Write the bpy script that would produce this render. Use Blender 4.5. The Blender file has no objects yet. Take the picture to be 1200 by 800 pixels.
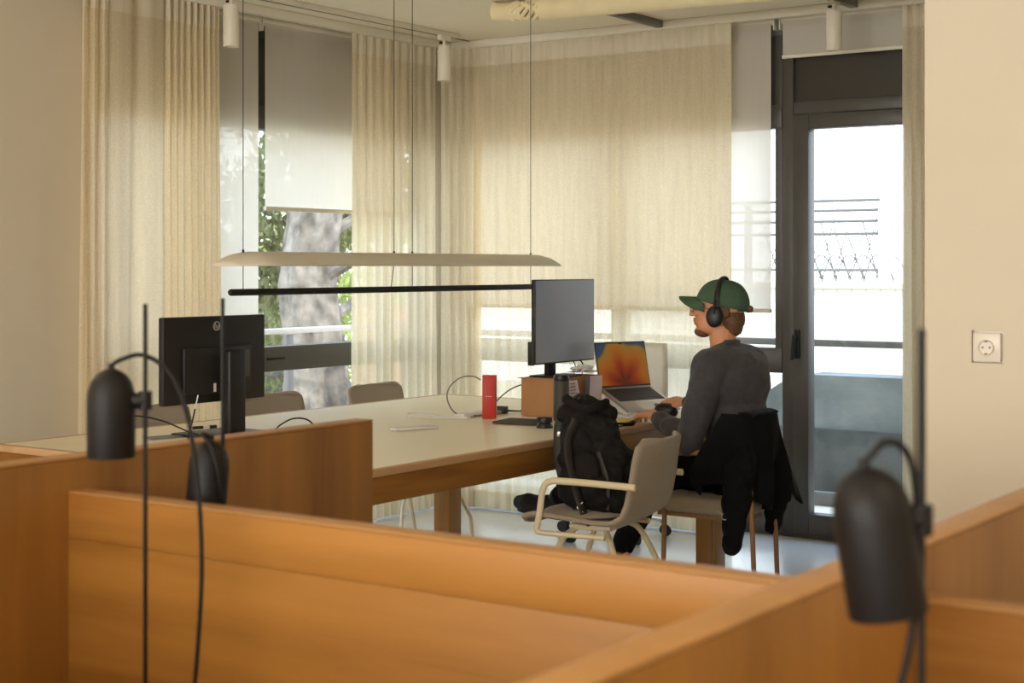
import bpy, bmesh, math, random
from mathutils import Vector, Matrix, Euler
from mathutils import noise as mnoise
random.seed(7)
PI = math.pi
D = bpy.data
SC = bpy.context.scene
COL = SC.collection
R = math.radians

# ------------------------------------------------------------------ materials
def lin(c):
    return tuple(((v/255)/12.92 if v/255 <= .04045 else ((v/255+.055)/1.055)**2.4) for v in c)

def nodes_of(name):
    m = D.materials.new(name); m.use_nodes = True
    nt = m.node_tree
    for n in list(nt.nodes): nt.nodes.remove(n)
    out = nt.nodes.new('ShaderNodeOutputMaterial')
    return m, nt, out

def N(nt, kind, **kw):
    n = nt.nodes.new(kind)
    for k, v in kw.items():
        if k in n.inputs.keys(): n.inputs[k].default_value = v
        else: setattr(n, k, v)
    return n

def coords(nt, scale=(1,1,1), rot=(0,0,0)):
    tc = nt.nodes.new('ShaderNodeTexCoord'); mp = nt.nodes.new('ShaderNodeMapping')
    mp.inputs['Scale'].default_value = scale; mp.inputs['Rotation'].default_value = rot
    nt.links.new(tc.outputs['Object'], mp.inputs['Vector'])
    return mp.outputs['Vector']

def ramp(nt, fac, stops):
    r = nt.nodes.new('ShaderNodeValToRGB')
    el = r.color_ramp.elements
    while len(el) < len(stops): el.new(.5)
    for e, (p, c) in zip(el, stops):
        e.position = p; e.color = (*c, 1)
    nt.links.new(fac, r.inputs['Fac'])
    return r.outputs['Color']

def mat(name, c, rough=.6, metal=0., var=.06, scale=18., bump=.0, bscale=120., spec=.5, coat=0., sheen=0.):
    """plain procedural material, colour with a little noise"""
    m, nt, out = nodes_of(name)
    b = N(nt, 'ShaderNodeBsdfPrincipled'); b.inputs['Roughness'].default_value = rough
    b.inputs['Metallic'].default_value = metal
    b.inputs['Specular IOR Level'].default_value = spec
    b.inputs['Coat Weight'].default_value = coat
    b.inputs['Sheen Weight'].default_value = sheen
    v = coords(nt)
    n = N(nt, 'ShaderNodeTexNoise', Scale=scale, Detail=4.); nt.links.new(v, n.inputs['Vector'])
    col = ramp(nt, n.outputs['Fac'], [(.3, tuple(x*(1-var) for x in c)), (.7, tuple(min(1, x*(1+var)) for x in c))])
    nt.links.new(col, b.inputs['Base Color'])
    if bump:
        n2 = N(nt, 'ShaderNodeTexNoise', Scale=bscale, Detail=3.); nt.links.new(v, n2.inputs['Vector'])
        bp = N(nt, 'ShaderNodeBump', Strength=bump, Distance=.01)
        nt.links.new(n2.outputs['Fac'], bp.inputs['Height']); nt.links.new(bp.outputs['Normal'], b.inputs['Normal'])
    nt.links.new(b.outputs['BSDF'], out.inputs['Surface'])
    return m

def wood(name, c, grain='x', contrast=.30, rough=.42, fine=1.):
    m, nt, out = nodes_of(name)
    s = {'x': (1.1, 16, 16), 'y': (16, 1.1, 16), 'z': (16, 16, 1.1)}[grain]
    v = coords(nt, s)
    n = N(nt, 'ShaderNodeTexNoise', Scale=1.3*fine, Detail=6., Roughness=.62, Distortion=.5); nt.links.new(v, n.inputs['Vector'])
    s2 = {'x': (.5, 3.2, 3.2), 'y': (3.2, .5, 3.2), 'z': (3.2, 3.2, .5)}[grain]
    v2 = coords(nt, s2)
    n2 = N(nt, 'ShaderNodeTexNoise', Scale=1.2, Detail=2., Distortion=1.2); nt.links.new(v2, n2.inputs['Vector'])
    ad = N(nt, 'ShaderNodeMath', operation='MULTIPLY_ADD'); ad.inputs[1].default_value = .6
    nt.links.new(n2.outputs['Fac'], ad.inputs[0])
    ml = N(nt, 'ShaderNodeMath', operation='MULTIPLY'); ml.inputs[1].default_value = .4
    nt.links.new(n.outputs['Fac'], ml.inputs[0]); nt.links.new(ml.outputs[0], ad.inputs[2])
    k = contrast
    dk = (c[0]*(1-k), c[1]*(1-k*1.35), c[2]*(1-k*1.7)); lt = (c[0]*(1+k*.7), c[1]*(1+k*.8), c[2]*(1+k*.9))
    col = ramp(nt, ad.outputs[0], [(.36, dk), (.5, c), (.64, lt)])
    b = N(nt, 'ShaderNodeBsdfPrincipled'); b.inputs['Roughness'].default_value = rough
    b.inputs['Specular IOR Level'].default_value = .35
    nt.links.new(col, b.inputs['Base Color'])
    bp = N(nt, 'ShaderNodeBump', Strength=.08, Distance=.01)
    nt.links.new(n.outputs['Fac'], bp.inputs['Height']); nt.links.new(bp.outputs['Normal'], b.inputs['Normal'])
    nt.links.new(b.outputs['BSDF'], out.inputs['Surface'])
    return m

def cloth(name, c, transp=.2, transl=.45, weave=260., var=.05):
    """sheer fabric: light passes through it and it scatters"""
    m, nt, out = nodes_of(name)
    v = coords(nt, (weave, weave, weave*.9))
    n = N(nt, 'ShaderNodeTexNoise', Scale=1., Detail=1.); nt.links.new(v, n.inputs['Vector'])
    v2 = coords(nt, (40, 40, 3))
    n2 = N(nt, 'ShaderNodeTexNoise', Scale=1., Detail=3.); nt.links.new(v2, n2.inputs['Vector'])
    col = ramp(nt, n2.outputs['Fac'], [(.3, tuple(x*(1-var) for x in c)), (.7, tuple(min(1, x*(1+var)) for x in c))])
    d = N(nt, 'ShaderNodeBsdfDiffuse'); t = N(nt, 'ShaderNodeBsdfTranslucent'); tr = N(nt, 'ShaderNodeBsdfTransparent')
    nt.links.new(col, d.inputs['Color']); nt.links.new(col, t.inputs['Color'])
    mx = N(nt, 'ShaderNodeMixShader'); mx.inputs[0].default_value = transl
    nt.links.new(d.outputs[0], mx.inputs[1]); nt.links.new(t.outputs[0], mx.inputs[2])
    mx2 = N(nt, 'ShaderNodeMixShader')
    mr = N(nt, 'ShaderNodeMapRange'); mr.inputs['From Min'].default_value = .3; mr.inputs['From Max'].default_value = .7
    mr.inputs['To Min'].default_value = max(0, transp-.1); mr.inputs['To Max'].default_value = transp+.1 if transp else 0
    nt.links.new(n.outputs['Fac'], mr.inputs['Value']); nt.links.new(mr.outputs[0], mx2.inputs[0])
    nt.links.new(mx.outputs[0], mx2.inputs[1]); nt.links.new(tr.outputs[0], mx2.inputs[2])
    nt.links.new(mx2.outputs[0], out.inputs['Surface'])
    return m

def glass_mat(name, tint=(.93,.96,.97)):
    m, nt, out = nodes_of(name)
    tr = N(nt, 'ShaderNodeBsdfTransparent'); tr.inputs['Color'].default_value = (*tint, 1)
    g = N(nt, 'ShaderNodeBsdfGlossy'); g.inputs['Roughness'].default_value = .02
    lw = N(nt, 'ShaderNodeLayerWeight', Blend=.5)
    f5 = N(nt, 'ShaderNodeMath', operation='POWER'); f5.inputs[1].default_value = 5.
    nt.links.new(lw.outputs['Facing'], f5.inputs[0])
    f = N(nt, 'ShaderNodeMath', operation='MULTIPLY_ADD'); f.inputs[1].default_value = .9; f.inputs[2].default_value = .03
    nt.links.new(f5.outputs[0], f.inputs[0])
    mx = N(nt, 'ShaderNodeMixShader')
    nt.links.new(f.outputs[0], mx.inputs[0]); nt.links.new(tr.outputs[0], mx.inputs[1]); nt.links.new(g.outputs[0], mx.inputs[2])
    nt.links.new(mx.outputs[0], out.inputs['Surface'])
    return m

def emit_mat(name, c, s):
    m, nt, out = nodes_of(name)
    e = N(nt, 'ShaderNodeEmission'); e.inputs['Color'].default_value = (*c, 1); e.inputs['Strength'].default_value = s
    nt.links.new(e.outputs[0], out.inputs['Surface'])
    return m

def brick_mat(name, c1, c2, mortar, plane='y', scale=4.2):
    m, nt, out = nodes_of(name)
    rot = (PI/2, 0, 0) if plane == 'y' else (PI/2, 0, PI/2)
    tc = nt.nodes.new('ShaderNodeTexCoord'); sp = nt.nodes.new('ShaderNodeSeparateXYZ'); cb = nt.nodes.new('ShaderNodeCombineXYZ')
    nt.links.new(tc.outputs['Object'], sp.inputs[0])
    nt.links.new(sp.outputs['X' if plane == 'y' else 'Y'], cb.inputs['X']); nt.links.new(sp.outputs['Z'], cb.inputs['Y'])
    bk = N(nt, 'ShaderNodeTexBrick', Scale=scale)
    bk.inputs['Color1'].default_value = (*c1, 1); bk.inputs['Color2'].default_value = (*c2, 1); bk.inputs['Mortar'].default_value = (*mortar, 1)
    bk.inputs['Mortar Size'].default_value = .03
    nt.links.new(cb.outputs[0], bk.inputs['Vector'])
    b = N(nt, 'ShaderNodeBsdfPrincipled'); b.inputs['Roughness'].default_value = .85
    nt.links.new(bk.outputs['Color'], b.inputs['Base Color'])
    nt.links.new(b.outputs['BSDF'], out.inputs['Surface'])
    return m

WALL = mat('wall paint', lin((222, 210, 188)), .9, var=.015, scale=3, bump=.05, bscale=60)
CEIL = mat('ceiling paint', lin((236, 226, 204)), .9, var=.01, scale=3)
FLOOR = mat('resin floor', lin((214, 214, 214)), .16, var=.03, scale=1.5, spec=.5)
OAKc = (.335, .148, .028)
OAKX = wood('oak veneer grain x', OAKc, 'x')
OAKX_LIT = wood('oak veneer lit band', (.385, .172, .036), 'x', .24)  # paler oak copy, light along the partition top put into the colour
OAKY = wood('oak veneer grain y', OAKc, 'y')
OAKZ = wood('oak veneer grain z', tuple(v*.9 for v in OAKc), 'z', .28)
EDGE = wood('oak edge band', (.46, .235, .080), 'x', .1)
TOPW = mat('cream laminate', lin((244, 231, 200)), .38, var=.02, scale=2)
TRIMW = wood('table edge wood', (.55, .33, .17), 'y', .08)
BLACK = mat('black powder coat', (.009, .008, .008), .5, var=.1, scale=40, bump=.03, bscale=400, spec=.3)
BLACKP = mat('black plastic', (.010, .010, .011), .45, var=.1, scale=30)
GLOSSB = mat('screen glass', (.10, .11, .13), .22, var=.03, scale=2, spec=.6)
BEIGE = mat('taupe chair fabric', lin((162, 147, 128)), .85, var=.05, scale=160, bump=.15, bscale=500, sheen=.2)
CREAM = mat('cream lacquered steel', lin((226, 210, 176)), .35, var=.02, scale=10)
WHITEM = mat('white lacquer', lin((226, 218, 200)), .4, var=.02, scale=10)
STEEL = mat('grey steel tube', lin((150, 144, 136)), .35, metal=.6, var=.05, scale=30)
CHROME = mat('chrome', (.75, .75, .77), .12, metal=1., var=.02, scale=10)
RUBBER = mat('rubber', (.012, .012, .013), .7, var=.1, scale=50)
FRAME = mat('anthracite window frame', lin((76, 72, 67)), .42, var=.04, scale=20)
PANELD = mat('dark spandrel panel', lin((52, 48, 42)), .35, var=.04, scale=5)
SHEER = cloth('sheer linen', lin((248, 234, 204)), .15, .52)
SHEER2 = cloth('linen heading tape', lin((238, 228, 206)), .0, .35)
BLIND = cloth('roller blind screen', lin((248, 240, 226)), .05, .44, weave=500, var=.012)
GLASS = glass_mat('window glass')
SKIN = mat('skin', lin((214, 150, 112)), .5, var=.06, scale=25, bump=.03, bscale=200)
HAIR = mat('brown hair', lin((105, 74, 46)), .55, var=.35, scale=90, bump=.4, bscale=250)
STUB = mat('beard stubble', lin((120, 74, 48)), .8, var=.3, scale=200)
KNIT = mat('charcoal knit', lin((66, 63, 66)), .9, var=.16, scale=45, bump=.3, bscale=420, sheen=.15)
TROU = mat('black trousers', (.007, .007, .008), .95, spec=.15, var=.2, scale=30, bump=.2, bscale=200)
JACK = mat('black jacket shell', (.005, .005, .0055), .85, spec=.15, var=.2, scale=20, bump=.25, bscale=60)
PACK = mat('black pack nylon', (.010, .009, .009), .8, spec=.25, var=.25, scale=30, bump=.25, bscale=250)
WEB = mat('pack webbing', (.028, .024, .023), .6, var=.15, scale=100)
DOAK = wood('darker oak frame', (.30, .155, .065), 'z', .12)
GREEN = mat('green cotton cap', lin((66, 92, 70)), .85, var=.1, scale=60, bump=.2, bscale=300)
KRAFT = mat('kraft cardboard', lin((178, 128, 84)), .8, var=.05, scale=8)
RED = mat('red card', lin((196, 44, 28)), .5, var=.03, scale=10)
PAPER = mat('white paper', lin((232, 228, 222)), .8, var=.02, scale=10)
PINKP = mat('pale pink paper', lin((222, 200, 200)), .8, var=.03, scale=10)
INK = mat('dark ink', lin((60, 50, 60)), .7)
GREYP = mat('slate sleeve felt', lin((78, 70, 66)), .9, var=.08, scale=40)
ALU = mat('silver aluminium', lin((190, 186, 180)), .35, metal=.8, var=.02, scale=10)
KEYS = mat('black keys', (.012, .012, .012), .5)
YEL = mat('yellow tape', lin((222, 196, 40)), .5)
CABLE = mat('grey cable', lin((130, 124, 116)), .5)
DUCT = mat('cream duct fabric', lin((238, 222, 180)), .8, var=.05, scale=10, bump=.2, bscale=20)
LOGO = mat('silver logo', lin((190, 190, 190)), .3, metal=.5)
PLATE = mat('socket plastic', lin((236, 226, 212)), .35, var=.01)
CONC = mat('stained concrete', lin((128, 132, 130)), .9, var=.34, scale=2.6, bump=.3, bscale=30)
WBRICK = brick_mat('whitewashed brick', lin((238, 236, 232)), lin((232, 228, 222)), lin((214, 208, 200)), 'y', 3.)
RBRICK = brick_mat('orange brick', lin((206, 148, 104)), lin((190, 130, 92)), lin((216, 200, 176)), 'x', 9.)
BARK = mat('grey bark', lin((128, 120, 112)), .95, var=.6, scale=7, bump=1., bscale=14)
LEAF1 = cloth('olive leaves', lin((140, 142, 102)), 0, .45, var=.3)
LEAF2 = cloth('bright leaves', lin((176, 184, 120)), 0, .5, var=.3)
EARTH = mat('dry ground', lin((190, 176, 148)), .95, var=.2, scale=.6)
METALG = mat('galvanised grey', lin((120, 116, 112)), .5, metal=.3)

# ------------------------------------------------------------------ mesh helpers
class B:
    def __init__(s): s.bm = bmesh.new()
    def box(s, c, size, rot=None, bev=0., seg=2):
        M = Matrix.Translation(c)
        if rot is not None: M = M @ Euler(rot).to_matrix().to_4x4()
        r = bmesh.ops.create_cube(s.bm, size=1., matrix=M @ Matrix.Diagonal((*size, 1)))
        if bev > 0:
            vs = set(r['verts']); ed = [e for e in s.bm.edges if e.verts[0] in vs and e.verts[1] in vs]
            bmesh.ops.bevel(s.bm, geom=ed, offset=min(bev, min(size)*.45), segments=seg, affect='EDGES', profile=.5)
        return s
    def span(s, lo, hi, bev=0., seg=2):
        return s.box([(a+b)/2 for a, b in zip(lo, hi)], [abs(b-a) for a, b in zip(lo, hi)], None, bev, seg)
    def cone(s, p0, p1, r0, r1=None, seg=20, caps=True):
        if r1 is None: r1 = r0
        p0, p1 = Vector(p0), Vector(p1); d = p1-p0
        q = d.to_track_quat('Z', 'Y').to_matrix().to_4x4()
        bmesh.ops.create_cone(s.bm, cap_ends=caps, segments=seg, radius1=max(r0, 1e-5), radius2=max(r1, 1e-5), depth=d.length,
                              matrix=Matrix.Translation((p0+p1)/2) @ q)
        return s
    def ell(s, c, r, rot=None, u=20, v=14):
        if not hasattr(r, '__len__'): r = (r, r, r)
        M = Matrix.Translation(c)
        if rot is not None: M = M @ Euler(rot).to_matrix().to_4x4()
        bmesh.ops.create_uvsphere(s.bm, u_segments=u, v_segments=v, radius=1., matrix=M @ Matrix.Diagonal((*r, 1)))
        return s
    def cap(s, p0, p1, r0, r1=None, seg=16):
        if r1 is None: r1 = r0
        s.cone(p0, p1, r0, r1, seg); s.ell(p0, r0, None, seg, 10); s.ell(p1, r1, None, seg, 10); return s
    def chain(s, pts, rs, seg=16):
        for i in range(len(pts)-1): s.cap(pts[i], pts[i+1], rs[i], rs[i+1], seg)
        return s
    def tube(s, pts, r, seg=10, closed=False, sub=6, flat=None):
        pts = [Vector(p) for p in pts]
        if sub > 1 and len(pts) > 2:           # catmull rom
            P = []; n = len(pts)
            rng = range(n if closed else n-1)
            for i in rng:
                a = pts[(i-1) % n] if (closed or i > 0) else pts[0]*2-pts[1]
                b, c = pts[i], pts[(i+1) % n]
                d = pts[(i+2) % n] if (closed or i < n-2) else pts[-1]*2-pts[-2]
                for k in range(sub):
                    t = k/sub
                    P.append(.5*((2*b)+(c-a)*t+(2*a-5*b+4*c-d)*t*t+(3*b-a-3*c+d)*t**3))
            if not closed: P.append(pts[-1])
            pts = P
        n = len(pts); rings = []
        prev = None
        for i, p in enumerate(pts):
            a = pts[i-1] if (i or closed) else p; b = pts[(i+1) % n] if (i < n-1 or closed) else p
            t = (b-a).normalized()
            if prev is None:
                up = Vector((0, 0, 1)) if abs(t.z) < .9 else Vector((1, 0, 0))
                nrm = (up-t*up.dot(t)).normalized()
            else:
                nrm = (prev-t*prev.dot(t))
                nrm = nrm.normalized() if nrm.length > 1e-6 else Vector((1, 0, 0))
            prev = nrm; bi = t.cross(nrm)
            ra, rb = (r, r) if flat is None else (r, r*flat)
            rings.append([s.bm.verts.new(p+nrm*ra*math.cos(2*PI*j/seg)+bi*rb*math.sin(2*PI*j/seg)) for j in range(seg)])
        m = n if closed else n-1
        for i in range(m):
            A, Bb = rings[i], rings[(i+1) % n]
            for j in range(seg):
                s.bm.faces.new((A[j], A[(j+1) % seg], Bb[(j+1) % seg], Bb[j]))
        if not closed:
            s.bm.faces.new(rings[0][::-1]); s.bm.faces.new(rings[-1])
        return s
    def lathe(s, prof, c=(0, 0, 0), seg=28, rot=None):
        M = Matrix.Translation(c)
        if rot is not None: M = M @ Euler(rot).to_matrix().to_4x4()
        rings = []
        for (r, z) in prof:
            if r < 1e-6: rings.append([s.bm.verts.new(M @ Vector((0, 0, z)))])
            else: rings.append([s.bm.verts.new(M @ Vector((r*math.cos(2*PI*j/seg), r*math.sin(2*PI*j/seg), z))) for j in range(seg)])
        for A, Bb in zip(rings, rings[1:]):
            for j in range(seg):
                k = (j+1) % seg
                if len(A) == 1 and len(Bb) == 1: continue
                if len(A) == 1: s.bm.faces.new((A[0], Bb[k], Bb[j]))
                elif len(Bb) == 1: s.bm.faces.new((A[j], A[k], Bb[0]))
                else: s.bm.faces.new((A[j], A[k], Bb[k], Bb[j]))
        return s
    def grid(s, f, nu, nv):
        V = [[s.bm.verts.new(f(i/nu, j/nv)) for j in range(nv+1)] for i in range(nu+1)]
        for i in range(nu):
            for j in range(nv):
                s.bm.faces.new((V[i][j], V[i+1][j], V[i+1][j+1], V[i][j+1]))
        return s
    def prism(s, poly, lo, hi, axis='z'):
        def P(a, b, c):
            return {'z': (a, b, c), 'x': (c, a, b), 'y': (a, c, b)}[axis]
        A = [s.bm.verts.new(P(a, b, lo)) for a, b in poly]; T = [s.bm.verts.new(P(a, b, hi)) for a, b in poly]
        n = len(poly)
        for i in range(n): s.bm.faces.new((A[i], A[(i+1) % n], T[(i+1) % n], T[i]))
        s.bm.faces.new(A[::-1]); s.bm.faces.new(T)
        return s
    def xf(s, M):
        bmesh.ops.transform(s.bm, matrix=M, verts=s.bm.verts); return s

def mods(o, remesh=0, smooth=0, subsurf=0, solid=0, disp=0, dscale=.1, bevel=0, offset=0.):
    if solid:
        m = o.modifiers.new('t', 'SOLIDIFY'); m.thickness = solid; m.offset = offset
    if remesh:
        m = o.modifiers.new('r', 'REMESH'); m.mode = 'VOXEL'; m.voxel_size = remesh; m.use_smooth_shade = True
    if smooth:
        m = o.modifiers.new('s', 'SMOOTH'); m.iterations = smooth; m.factor = .5
    if subsurf:
        m = o.modifiers.new('u', 'SUBSURF'); m.levels = subsurf; m.render_levels = subsurf
    if disp:
        tx = D.textures.new('folds', 'CLOUDS'); tx.noise_scale = dscale; tx.noise_depth = 1
        m = o.modifiers.new('d', 'DISPLACE'); m.texture = tx; m.strength = disp; m.mid_level = .5

def mk(name, b, m, parent=None, world=True, smooth=True, **kw):
    """one mesh object; geometry given in world coordinates (or in the parent's own when world=False)"""
    bm = b.bm if isinstance(b, B) else b
    bmesh.ops.recalc_face_normals(bm, faces=bm.faces)
    if parent is not None and world:
        Mi = WM(parent).inverted()
        bmesh.ops.transform(bm, matrix=Mi, verts=bm.verts)
    me = D.meshes.new(name); bm.to_mesh(me); bm.free()
    if smooth:
        for p in me.polygons: p.use_smooth = True
    me.materials.append(m)
    o = D.objects.new(name, me); COL.objects.link(o)
    if parent is not None: o.parent = parent
    mods(o, **kw)
    if smooth and not kw.get('remesh') and not kw.get('subsurf'):
        try: me.set_sharp_from_angle(angle=R(38))
        except Exception: pass
    return o

def WM(o):
    M = Matrix.Translation(o.location) @ o.rotation_euler.to_matrix().to_4x4()
    return (WM(o.parent) @ M) if o.parent else M

def thing(name, label, cat, loc=(0, 0, 0), rz=0., group=None):
    o = D.objects.new(name, None); COL.objects.link(o)
    o.location = loc; o.rotation_euler = (0, 0, rz); o.empty_display_size = .05
    o['label'] = label; o['category'] = cat
    if group: o['group'] = group
    return o

def tag(o, label, cat, group=None):
    o['label'] = label; o['category'] = cat
    if group: o['group'] = group
    return o

def struct(name, b, m, parent=None, **kw):
    o = mk(name, b, m, parent, **kw)
    if parent is None: o['kind'] = 'structure'
    return o
def sthing(name):
    o = D.objects.new(name, None); COL.objects.link(o); o['kind'] = 'structure'; o.empty_display_size = .05
    return o

def dup(root, loc, rz, label, group=None):
    r = root.copy(); COL.objects.link(r); r.location = loc; r.rotation_euler = (0, 0, rz); r['label'] = label
    if group: r['group'] = group
    for ch in list(root.children):
        c = ch.copy(); COL.objects.link(c); c.parent = r
        for g in list(ch.children):
            d = g.copy(); COL.objects.link(d); d.parent = c
    return r

def text_mesh(txt, size, M, name, m, parent, extrude=.0004, shear=0.):
    cu = D.curves.new('t', 'FONT'); cu.body = txt; cu.size = size; cu.extrude = extrude; cu.align_x = 'CENTER'; cu.align_y = 'CENTER'; cu.shear = shear
    t = D.objects.new('t', cu); COL.objects.link(t)
    bpy.context.view_layer.update()
    me = t.to_mesh(); bm = bmesh.new(); bm.from_mesh(me); t.to_mesh_clear()
    D.objects.remove(t); D.curves.remove(cu)
    bmesh.ops.transform(bm, matrix=M, verts=bm.verts)
    return bm

# ================================================================== SETTING
CE = 2.705
XW, YW = -5.75, 7.42          # glass planes of the left and the back facade
struct('floor', B().span((-5.9, -5.3, -.12), (3.2, 7.56, 0)), FLOOR, smooth=False)
struct('ceiling', B().span((-5.95, -5.4, CE), (3.2, 7.6, CE+.2)), CEIL, smooth=False)
struct('wall_left', B().span((-5.9, -5.2, 0), (-5.60, 4.66, CE)), WALL, smooth=False)
struct('wall_rear', B().span((-5.9, -5.35, 0), (3.2, -5.2, .85)).span((-5.9, -5.35, 2.55), (3.2, -5.2, CE)).span((-5.9, -5.35, .85), (-4.6, -5.2, 2.55)).span((2.4, -5.35, .85), (3.2, -5.2, 2.55)), WALL, smooth=False)
rw = sthing('window_3')
fr = B()
for x in (-4.6, -2.85, -1.1, .65, 2.34): fr.span((x, -5.30, .85), (x+.06, -5.24, 2.55), .004)
fr.span((-4.54, -5.29, .85), (2.34, -5.25, .91), .004); fr.span((-4.54, -5.29, 2.49), (2.34, -5.25, 2.55), .004)
mk('window_frame', fr, FRAME, rw)
mk('pane', B().span((-4.54, -5.272, .91), (2.34, -5.268, 2.49)), GLASS, rw, smooth=False)
struct('wall_side', B().span((3.05, -5.2, 0), (3.2, 4.08, CE)), WALL, smooth=False)
# right wall with a recessed square for the socket
wr = B()
sx, sz, hs = -1.318, 1.187, .0435
wr.span((-1.49, 4.08, 0), (3.2, 4.30, sz-hs)); wr.span((-1.49, 4.08, sz+hs), (3.2, 4.30, CE))
wr.span((-1.49, 4.08, sz-hs), (sx-hs, 4.30, sz+hs)); wr.span((sx+hs, 4.08, sz-hs), (3.2, 4.30, sz+hs))
wr.span((-1.49, 4.30, 0), (-1.30, 7.56, CE))
struct('wall_right', wr, WALL, smooth=False)
struct('sun_block', B().span((-6.1, -5.4, CE+.2), (3.3, 7.7, 4.0)), WALL, smooth=False)  # unseen block added over the room to keep sun off the concrete wall
struct('wall_corner', B().span((-5.86, 7.28, 0), (-5.66, 7.52, CE)), WALL, smooth=False)
struct('wall_back', B().span((-2.62, 7.36, 0), (-1.30, 7.56, CE)), WALL, smooth=False)
# ceiling joints beside the left facade
struct('trim_1', B().span((-5.345, .5, CE-.006), (-5.335, 7.25, CE+.001)), STEEL, smooth=False)
struct('trim_2', B().span((-5.62, 7.19, CE-.045), (-2.62, 7.245, CE), .006), WHITEM)
struct('trim_3', B().span((-5.52, 4.6, CE-.045), (-5.465, 7.19, CE), .006), WHITEM)

# left facade window: frame, spandrels, panes
w1 = sthing('window_1')
fr = B()
def barx(y0, y1, z0, z1, t=.07): fr.span((XW-t, y0, z0), (XW+t-.04, y1, z1), .004)
for z0, z1 in ((0, .12), (.845, .975), (2.12, 2.24), (2.60, CE)): barx(4.6, 7.3, z0, z1, .066)
for y0, y1 in ((4.6, 4.76), (5.40, 5.46), (6.92, 6.97), (7.24, 7.30)): barx(y0, y1, .0, CE)
mk('window_frame', fr, FRAME, w1)
for y0, y1 in ((4.76, 5.40), (5.46, 6.92), (6.97, 7.24)):
    mk('spandrel', B().span((XW-.03, y0, 2.24), (XW, y1, 2.6)), PANELD, w1, smooth=False)
    mk('pane', B().span((XW-.02, y0, .975), (XW-.014, y1, 2.12)), GLASS, w1, smooth=False)
    mk('pane', B().span((XW-.02, y0, .12), (XW-.014, y1, .845)), GLASS, w1, smooth=False)
mk('handle', B().span((XW+.03, 5.92, .905), (XW+.045, 6.05, .918), .004), BLACK, w1)
# back facade window
w2 = sthing('window_2')
fr = B()
def bary(x0, x1, z0, z1, t=.07): fr.span((x0, YW-t+.04, z0), (x1, YW+t, z1), .004)
for z0, z1 in ((0, .12), (.845, .975), (2.12, 2.24), (2.60, CE)): bary(-5.66, -3.465, z0, z1, .066)
for x0, x1 in ((-5.66, -5.5), (-4.50, -4.43)): bary(x0, x1, 0, CE)
bary(-3.505, -3.464, .85, CE-.001, .062)
mk('window_frame', fr, FRAME, w2)
for x0, x1 in ((-5.5, -4.50), (-4.43, -3.462)):
    mk('spandrel', B().span((x0, YW, 2.24), (x1, YW+.03, 2.6)), PANELD, w2, smooth=False)
    mk('pane', B().span((x0, YW+.014, .975), (x1, YW+.02, 2.12)), GLASS, w2, smooth=False)
    mk('pane', B().span((x0, YW+.014, .12), (x1, YW+.02, .845)), GLASS, w2, smooth=False)
mk('handle', B().span((-3.68, YW-.05, .905), (-3.55, YW-.025, .918), .004), BLACK, w2)
# balcony door
dr = sthing('door_1')
fr = B()
fr.span((-3.46, YW-.03, 0), (-3.40, YW+.08, CE), .004)
fr.span((-2.74, YW-.03, 0), (-2.62, YW+.08, CE), .004)
fr.span((-3.40, YW-.026, 2.185), (-2.74, YW+.076, 2.25), .004)
fr.span((-3.40, YW-.03, 2.6), (-2.74, YW+.08, CE), .004)
fr.span((-3.40, YW-.03, 0), (-2.74, YW+.08, .03), .004)
mk('door_frame', fr, FRAME, dr)
mk('spandrel', B().span((-3.40, YW, 2.25), (-2.74, YW+.03, 2.6)), PANELD, dr, smooth=False)
lf = B()
lf.span((-3.395, YW-.05, .03), (-3.305, YW+.03, 2.18), .005); lf.span((-2.80, YW-.05, .03), (-2.74, YW+.03, 2.18), .005)
lf.span((-3.305, YW-.05, 2.105), (-2.80, YW+.03, 2.18), .005); lf.span((-3.305, YW-.05, .03), (-2.80, YW+.03, .13), .005)
leaf = mk('door_leaf', lf, FRAME, dr)
mk('pane', B().span((-3.305, YW-.01, .13), (-2.80, YW-.004, 2.105)), GLASS, leaf, smooth=False)
hb = B().box((-3.365, YW-.058, 1.0), (.03, .012, .15), None, .005)
hb.cone((-3.365, YW-.06, 1.04), (-3.365, YW-.10, 1.04), .009); hb.tube([(-3.365, YW-.10, 1.05), (-3.366, YW-.105, 1.0), (-3.372, YW-.105, .92)], .010)
mk('door_handle', hb, BLACK, leaf)

# ------------------------------------------------------------------ socket
so = thing('wall_socket', 'square white power socket set into the bright right wall', 'socket', (sx, 4.10, sz))
mk('back_box', B().span((sx-.0428, 4.095, sz-.0428), (sx+.0428, 4.14, sz+.0428)), PLATE, so, smooth=False)
mk('cover_plate', B().span((sx-.040, 4.078, sz-.040), (sx+.034, 4.096, sz+.036), .003), PLATE, so)
mk('round_insert', B().lathe([(0, .004), (.0175, .004), (.0185, .010), (.0205, .012), (.0205, 0)], (sx-.003, 4.079, sz-.002), rot=(PI/2, 0, 0)), PLATE, so)
hl = B()
for dx in (-.0095, .0095): hl.cone((sx-.003+dx, 4.0765, sz-.002), (sx-.003+dx, 4.0735, sz-.002), .0024, seg=12)
for dz in (-.0165, .0165): hl.box((sx-.003, 4.073, sz-.002+dz), (.006, .006, .003))
mk('contact', hl, RUBBER, so)

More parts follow.
